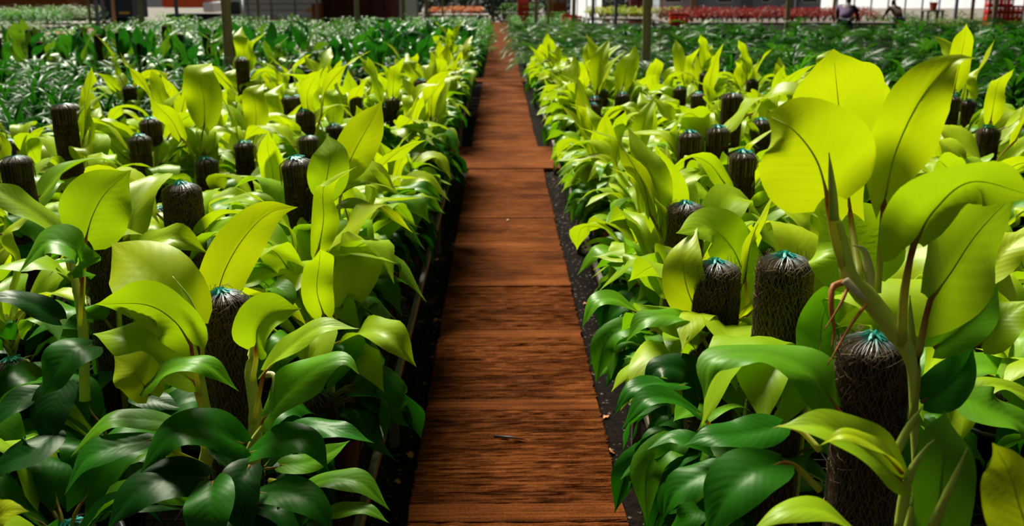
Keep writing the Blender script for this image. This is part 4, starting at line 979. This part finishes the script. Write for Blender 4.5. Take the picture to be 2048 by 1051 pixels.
# bushy shrubs, trees
def shrub(px, Y, sc, col, label, z=YZ):
    return one('shrub', BUSH, X_at(px, Y), Y, z, sc, col, label, 'shrub', 'shrubs in front of the yard')
for px, sc, lab in ((795, 2.2, 'left shrub of the three before the maroon truck'), (828, 2.2, 'middle shrub of the three before the maroon truck'), (868, 2.2, 'right shrub of the three before the maroon truck')): shrub(px, 43.9, sc, MG, lab)
shrub(330, 41.5, 1.6, (.14, .36, .01), 'bright green low shrub before the orange truck', -.35); shrub(372, 42, 1.6, (.14, .36, .01), 'bright green low shrub beside the white truck hood', -.45)
def tree(px, Y, h, label):
    r = tag(ob('background_tree', None, None, (X_at(px, Y), Y, YZ)), label, 'tree', 'dark trees behind the path end')
    m = MB(); m.tube([(0, 0, 0), (.05, 0, h * .3), (0, .05, h * .6)], [.16, .13, .08], 8); ob('trunk', m.build('trunk', M['postwood'], True), r)
    rs = np.random.RandomState(int(px)); m = MB()
    for i in range(900):
        d = rs.normal(size=3); d /= np.linalg.norm(d); c = d * np.array([1.5, 1.5, h * .48]) * rs.uniform(.55, 1) + (0, 0, h * .5)
        a, b = rs.normal(size=3), rs.normal(size=3); a = a / np.linalg.norm(a) * .16; b = np.cross(a, b); b = b / np.linalg.norm(b) * .07
        m.add([c - a, c + b, c + a, c - b], [(0, 1, 2, 3)])
    tag(ob('crown', m.build('crown', M['treeleaf']), r), kind='stuff')
for i, px in enumerate((690, 770, 860, 905, 950, 985, 1012, 1060, 1120, 1215, 1262)):
    tree(px, 58 + (i % 3) * 3, 4.2 + (i % 2), f'{NUM[i]} dark tree from the left behind the far end of the path')
# white panel, benches with flowers
part_ = tag(ob('upright_sheet_board', None, None, (X_at(818, 45), 45, YZ)), 'pale white panel standing behind the shrubs', 'panel')
part('sheet', part_, 'white', [((0, 0, 1.2), (.75, .06, 2.4))]); part('frame', part_, 'grey', [((-.4, 0, 1.2), (.06, .08, 2.4)), ((.4, 0, 1.2), (.06, .08, 2.4))])
flower_bench(-2.75, -.42, 40.9, 42.5, .38, 'bench of orange flowers at the path end')
# plant shelf + crates right of path end
def shelf(px0, px1, Y, zs, label):
    x0, x1 = X_at(px0, Y), X_at(px1, Y); r = tag(ob('plant_shelf', None, None, (x0, Y, 0)), label, 'shelf'); w = x1 - x0
    for z in zs: part('board', r, 'grey', [((w / 2, .3, z), (w, .6, .05))])
    for xx in (.03, w - .03):
        for yy in (.03, .57): part('upright', r, 'dark', [((xx, yy, (max(zs) + .3) / 2), (.05, .05, max(zs) + .3))], 0)
    for z in zs:
        x = .15
        while x < w - .1:
            tag(ob('potted_seedling', random.choice(SMALLB), None, (x0 + x, Y + .3, z + .025), (0, 0, random.uniform(0, 6)), 1.5, lerp3(BG, SV, random.random() * .6)), f'{NUM[int(x / .36)]} plant on the {"upper" if z > .3 else "lower"} board of the {label}', 'plant', 'plants on ' + label); x += .36
shelf(1004, 1042, 41.2, (.12, .42), 'tiered plant shelf left of the red crates'); shelf(1052, 1094, 41.4, (.12, .42), 'tiered plant shelf right of the red crates'); shelf(1096, 1136, 41.0, (.1,), 'low plant shelf under the notice boards')
def crate_mesh(w=.5, d=.36, h=.24):
    m = MB(); t = .025
    m.box((0, 0, t / 2), (w, d, t))
    for sy in (-1, 1):
        for z in (.05, .12, .19): m.box((0, sy * (d / 2 - t / 2), z), (w, t, .045))
        for x in (-w / 2 + .02, -w / 6, w / 6, w / 2 - .02): m.box((x, sy * (d / 2 - t / 2), h / 2), (.04, t * 1.2, h))
    for sx in (-1, 1):
        for z in (.05, .12, .19): m.box((sx * (w / 2 - t / 2), 0, z), (t, d, .045))
    m.box((0, d / 2, h - .015), (w + .02, .03, .03)); m.box((0, -d / 2, h - .015), (w + .02, .03, .03)); m.box((w / 2, 0, h - .015), (.03, d, .03)); m.box((-w / 2, 0, h - .015), (.03, d, .03))
    return m.build('crate', M['red'])
CRATE = crate_mesh()
def crates(px, Y, z, n, lab, sc=1.0, step=.245):
    for i in range(n):
        nm = ('bottom', 'second', 'third', 'fourth', 'fifth', 'sixth')[i] if i < n - 1 or n == 1 else 'top'
        tag(ob('plastic_crate', CRATE, None, (X_at(px, Y), Y, z + i * step * sc), (0, 0, random.uniform(-.05, .05)), sc), f'{nm} red plastic crate {lab}', 'crate', 'red plastic crates')
crates(1046, 40.3, 0, 5, 'in the stack at the right end of the path', .85)
crates(1138, 37, .0, 2, 'beside the slim wooden post'); crates(1150, 37.1, 0, 2, 'behind the slim wooden post', .9)
crates(1356, 29.4, -.0, 3, 'beside the red-leaved plants'); 
Y = 34
for k, (px, n) in enumerate(((1986, 4), (2008, 4), (2028, 3))): crates(px, Y, .2, n, ('leftmost', 'middle', 'rightmost')[k] + ' in the cluster at the far right', .9)
flower_bench(X_at(1970, Y), X_at(2045, Y), Y - .4, Y + .4, .2, 'low stand under the red crates at far right')
# notice boards
Y = 43.0; r = tag(ob('notice_stand', None, None, (X_at(1113, Y), Y, 0)), 'dark wooden stand with two pale notices behind the shelves', 'sign')
part('panel', r, 'rustwood', [((0, 0, .75), (.8, .05, 1.1))]); part('notice', r, 'board', [((-.12, -.035, 1.0), (.24, .02, .42))], 0); part('notice', r, 'board', [((.22, -.035, 1.0), (.22, .02, .42))], 0); part('leg', r, 'dark', [((-.36, 0, .1), (.06, .05, .3))]); part('leg', r, 'dark', [((.36, 0, .1), (.06, .05, .3))])
# bright sheet with frame
Y = 50; r = tag(ob('white_sheet', None, None, (X_at(1172, Y), Y, YZ)), 'brilliant white sheet stretched behind dark railings', 'sheet')
m = MB(); m.add([(-.75, 0, .3), (.75, 0, .3), (.75, .02, 2.9), (-.75, .02, 2.9)], [(0, 1, 2, 3)]); ob('sheet', m.build('sheet', M['brightwall']), r)
for xx in (-.8, -.45, 0, .45, .8): part('bar', r, 'dark', [((xx, -.2, 1.5), (.04, .04, 3.0))], 0)
part('cross_bar', r, 'dark', [((0, -.2, .9), (1.7, .04, .04))], 0)
# barrels
bm_ = MB(); bm_.lathe([(0, 0), (.27, 0), (.29, .03), (.29, .28), (.305, .30), (.29, .32), (.29, .58), (.305, .60), (.29, .62), (.29, .86), (.27, .9), (0, .9)], 20); BAR = bm_.build('barrel', M['pink'], True)
for k, (px, lab) in enumerate(((1266, 'left one of three dusty pink barrels'), (1281, 'middle one of three dusty pink barrels'), (1298, 'right one of three dusty pink barrels'))):
    tag(ob('barrel', BAR, None, (X_at(px, 44), 44 + .1 * k, -.45 + .0), None, (.62, .62, 1.9)), lab, 'barrel', 'pink barrels')
flower_bench(X_at(1255, 44), X_at(1312, 44), 43.6, 44.5, -.45 + .001, 'low plinth under the pink barrels')
# building
Y = 47; x0, x1 = X_at(1318, Y), X_at(1640, Y); w = x1 - x0
r = tag(ob('grey_building', None, None, (x0, Y, YZ)), 'pale blue-grey building with dark windows behind the red plants', 'building')
part('wall', r, 'wall', [((w / 2, 1.5, 1.9), (w, 3, 3.8))], .02); part('plinth', r, 'grey', [((w / 2, -.05, .25), (w, .2, .5))])
for px in (1390, 1492, 1585): part('pillar', r, 'grey', [((X_at(px, Y) - x0, -.12, 1.9), (.42, .3, 3.8))], .02)
for px, wd in ((1448, .62), (1618, .62), (1530, .3), (1345, .7)):
    f = part('window', r, 'glass', [((X_at(px, Y) - x0, -.02, 2.15), (wd, .08, .95))]); part('window_frame', f, 'white', [((X_at(px, Y) - x0, -.04, 1.66), (wd + .16, .16, .07)), ((X_at(px, Y) - x0 - wd / 2 - .04, -.03, 2.15), (.07, .12, 1.0)), ((X_at(px, Y) - x0 + wd / 2 + .04, -.03, 2.15), (.07, .12, 1.0))], 0)
part('roof', r, 'grey', [((w / 2, 1.5, 3.87), (w + .6, 3.8, .14))])
# white sheeting wall at right
Y = 56; x0, x1 = X_at(1640, Y), X_at(2120, Y); w = x1 - x0
r = tag(ob('sheet_wall', None, None, (x0, Y, YZ)), 'long white plastic sheet wall far behind the people', 'wall', kind='structure')
n = 14; 
for i in range(n): 
    m = MB(); a_, b_ = w * i / n + .015, w * (i + 1) / n - .015; m.add([(a_, 0, 1.2), ((a_ + b_) / 2, .05, 1.2), (b_, 0, 1.2), (b_, 0, 3.4), ((a_ + b_) / 2, .07, 3.4), (a_, 0, 3.4)], [(0, 1, 4, 5), (1, 2, 3, 4)]); ob('sheet', m.build('sheet', M['brightwall']), r)
for i in range(n + 1): part('stud', r, 'grey', [((w * i / n, -.08, 1.7), (.07, .07, 3.4))], 0)
for i in range(13):
    x = X_at(1705 + i * 28, 50); one('low_shrub', BUSH, x, 50 + (i % 2) * 1.2, YZ, random.uniform(1.9, 2.4), random.choice([(.04, .10, .02), (.10, .14, .04)]), f'dull green shrub below the white sheet wall, {NUM[i]} from the person in purple', 'shrub', 'shrubs below the white sheet wall')
Y = 40; flower_bench(X_at(1850, Y), X_at(1884, Y), Y - .3, Y + .3, .58, 'small stand under the orange bucket')
m = MB(); m.lathe([(0, 0), (.11, 0), (.155, .27), (.165, .27), (.165, .29), (.145, .29), (.10, .03), (0, .03)], 18); bk = tag(ob('bucket', None, None, (X_at(1867, Y), Y, .58)), 'bright orange bucket right of the person in brown', 'bucket')
ob('body', m.build('body', M['orange'], True), bk); m = MB(); m.tube([(.16 * math.cos(a), 0, .28 + .14 * math.sin(a)) for a in np.linspace(0, math.pi, 9)], .008, 6); ob('handle', m.build('handle', M['grey'], True), bk)
# trays and seedling beds at upper left
def tray_bed(x0, x1, y0, y1, z, label, cols, sc, dx, dy, data, name):
    b = flower_bench(x0, x1, y0, y1, z, label + ' bench'); b['label'] = 'dark low bench carrying the ' + label
    for x, y in spots(x0 + .15, x1 - .1, y0 + .15, y1 - .05, dx, dy, .04, 40, z):
        one(name, data, x, y, z, sc * random.uniform(.85, 1.15), random.choice(cols), at_row('small plant in the ' + label, x, y), 'seedling', label)
tray_bed(-15.9, -11.7, 25.0, 27.0, .28, 'far left grey-green seedling bed', [(.18, .25, .16), (.10, .2, .08)], 1.15, .34, .45, SMALLB, 'seedling')
tray_bed(-17.6, -13.2, 30.2, 32.0, .32, 'far left bright grassy bed', [(.07, .26, .03), (.05, .2, .02)], 1.0, .34, .5, STRAP, 'grass_clump')
tray_bed(-21.0, -15.2, 38.5, 40.4, .15, 'leafy bed before the rust-brown truck', [(.15, .26, .12), (.08, .2, .05)], 1.15, .42, .6, BUSH, 'leafy_seedling')
b = flower_bench(-11.65, -9.2, 25.0, 28.5, .30, 'x'); b['label'] = 'bench of pinkish brown soil trays at upper left'
for i in range(5):
    for j in range(6):
        m = MB(); m.box((0, 0, .025), (.40, .5, .05), ch=.004); tag(ob('soil_tray', m.build('soil_tray', M['tray']), None, (-11.35 + i * .45, 25.3 + j * .58, .30)), f'pinkish soil tray on the upper left bench, {NUM[j]} row, {NUM[i]} from left', 'tray', 'soil trays')
# people: stooping workers seen from the back
def limb(pts, rad, n=10): 
    m = MB(); C = catmull(pts, 3 * len(pts)); rr = np.interp(np.linspace(0, 1, len(C)), np.linspace(0, 1, len(rad)), rad); m.tube(C, list(rr), n); return m
def skin_obj(name, verts, edges, radii, mat, root):
    me = bpy.data.meshes.new(name); me.from_pydata(verts, edges, []); me.materials.append(M[mat])
    o = ob(name, me, root); sk = o.modifiers.new('skin', 'SKIN'); sk.use_smooth_shade = True
    for i, rr in enumerate(radii): me.skin_vertices[0].data[i].radius = rr if hasattr(rr, '__len__') else (rr, rr)
    me.skin_vertices[0].data[0].use_root = True
    s = o.modifiers.new('sub', 'SUBSURF'); s.levels = 2; s.render_levels = 2; return o
def person(px, Y, rz, shirt, label, z=0.0, sc=1.0):
    r = tag(ob('person', None, None, (X_at(px, Y), Y, z), (0, 0, rz), sc), label, 'person', 'nursery workers')
    # facing +y, stooping forward
    V = [(0, 0, .88), (0, .12, 1.02), (0, .30, 1.17), (0, .40, 1.27), (0, .47, 1.36), (0, .53, 1.44),
         (-.20, .36, 1.22), (-.27, .50, .98), (-.24, .68, .84), (-.22, .76, .80), (.20, .36, 1.22), (.27, .50, .98), (.24, .68, .84), (.22, .76, .80),
         (-.11, -.02, .84), (-.13, .08, .47), (-.13, -.02, .09), (-.13, .12, .05), (.11, -.02, .84), (.13, .08, .47), (.13, -.02, .09), (.13, .12, .05)]
    E = [(0, 1), (1, 2), (2, 3), (3, 4), (4, 5), (2, 6), (6, 7), (7, 8), (8, 9), (2, 10), (10, 11), (11, 12), (12, 13), (0, 14), (14, 15), (15, 16), (16, 17), (0, 18), (18, 19), (19, 20), (20, 21)]
    Rr = [(.14, .10), (.13, .10), (.15, .10), (.055, .055), (.085, .10), (.075, .09), .055, .042, .034, .03, .055, .042, .034, .03, .085, .058, .042, .035, .085, .058, .042, .035]
    skin_obj('body', V, E, Rr, 'skin', r)
    skin_obj('shirt', [(0, -.02, .86), (0, .12, 1.02), (0, .28, 1.16), (-.20, .36, 1.22), (-.26, .47, 1.03), (.20, .36, 1.22), (.26, .47, 1.03), (0, .36, 1.22)], [(0, 1), (1, 2), (2, 3), (3, 4), (2, 5), (5, 6), (2, 7)],
             [(.17, .13), (.17, .13), (.19, .13), .075, .07, .075, .07, (.08, .08)], shirt, r)
    skin_obj('trousers', [(0, -.01, .88), (-.11, -.02, .82), (-.13, .08, .47), (-.13, -.02, .10), (.11, -.02, .82), (.13, .08, .47), (.13, -.02, .10)], [(0, 1), (1, 2), (2, 3), (0, 4), (4, 5), (5, 6)], [(.16, .12), .11, .085, .07, .11, .085, .07], 'cloth', r)
    skin_obj('hair', [(0, .45, 1.42), (0, .50, 1.50)], [(0, 1)], [(.09, .10), (.085, .095)], 'hair', r)
    return r
person(1688, 28, -.45, 'purple', 'person in a purple shirt bending over plants at upper right', -.28)
person(1799, 33, .15, 'brown', 'person in a brown shirt bending over far plants at upper right', -.32, .92)

# ---------------------------------------------------------------- small litter by the path
rs = np.random.RandomState(11)
m = MB()
for i in range(2600):
    x = rs.uniform(PL - .30, PL - .005) if i % 2 else rs.uniform(PR + .005, PR + .30); y = rs.uniform(1.5, 9); s = rs.uniform(.002, .009) * (1.8 if rs.rand() < .06 else 1); a = rs.uniform(0, 6.28)
    p = [(x + s * math.cos(a + q * 1.571) * rs.uniform(.7, 1.2), y + s * math.sin(a + q * 1.571) * rs.uniform(.7, 1.2), -.03 + s * .25) for q in range(4)]
    m.add(p + [(x, y, -.03 + s * rs.uniform(.5, .9)), (x, y, -.034)], [(0, 1, 4), (1, 2, 4), (2, 3, 4), (3, 0, 4), (1, 0, 5), (2, 1, 5), (3, 2, 5), (0, 3, 5)])
tag(ob('gravel', m.build('gravel', M['pebble']), None), 'loose brown gravel in the gutters beside the path', 'gravel', kind='stuff')
fl, ff, fu, _, _ = leaf_geo([(0, 0, 0), (.02, .002, .006), (.045, .0, .004)], .026, (0, 0, 1), .2, .3, seed=4, nu=3, nv=8)
FALL = mesh('fallen_leaf', fl, ff, M['dry'], fu)
for k, (px, py) in enumerate(((868, 640), (1205, 700), (1228, 905), (1175, 605), (815, 905), (1262, 935), (1150, 470), (880, 520), (1215, 830), (790, 960))):
    d = P(px, py, 1) - Vector((0, 0, HC)); t = (HC + .025) / -d.z; q = Vector((0, 0, HC)) + d * t
    tag(ob('fallen_leaf', FALL, None, (q.x, q.y, -.025), (.1, .1, k * 1.3), random.uniform(.6, 1.1)), f'{NUM[k]} dry brown leaf lying in the ' + ('right' if px > 1000 else 'left') + ' gutter beside the path', 'dry leaf', 'dry leaves in the gutters')
def on_path(px, py):
    d = P(px, py, 1) - Vector((0, 0, HC)); return Vector((0, 0, HC)) + d * (HC - .003) / -d.z
a, b = on_path(988, 872), on_path(1055, 880); m = MB(); m.tube([(0, 0, .001), ((b.x - a.x) * .5, (b.y - a.y) * .5, .004), (b.x - a.x, b.y - a.y, .001)], [.0045, .004, .0012], 6)
tag(ob('twig', m.build('twig', M['pot'], True), None, a), 'thin dark twig lying across the path', 'twig')
a = on_path(1013, 443); m = MB(); m.tube([(0, 0, .003), (.012, .03, .006), (.004, .06, .003)], [.003, .004, .001], 6)
tag(ob('straw_bit', m.build('straw_bit', M['sheath'], True), None, a), 'pale curled straw lying on the path', 'straw')
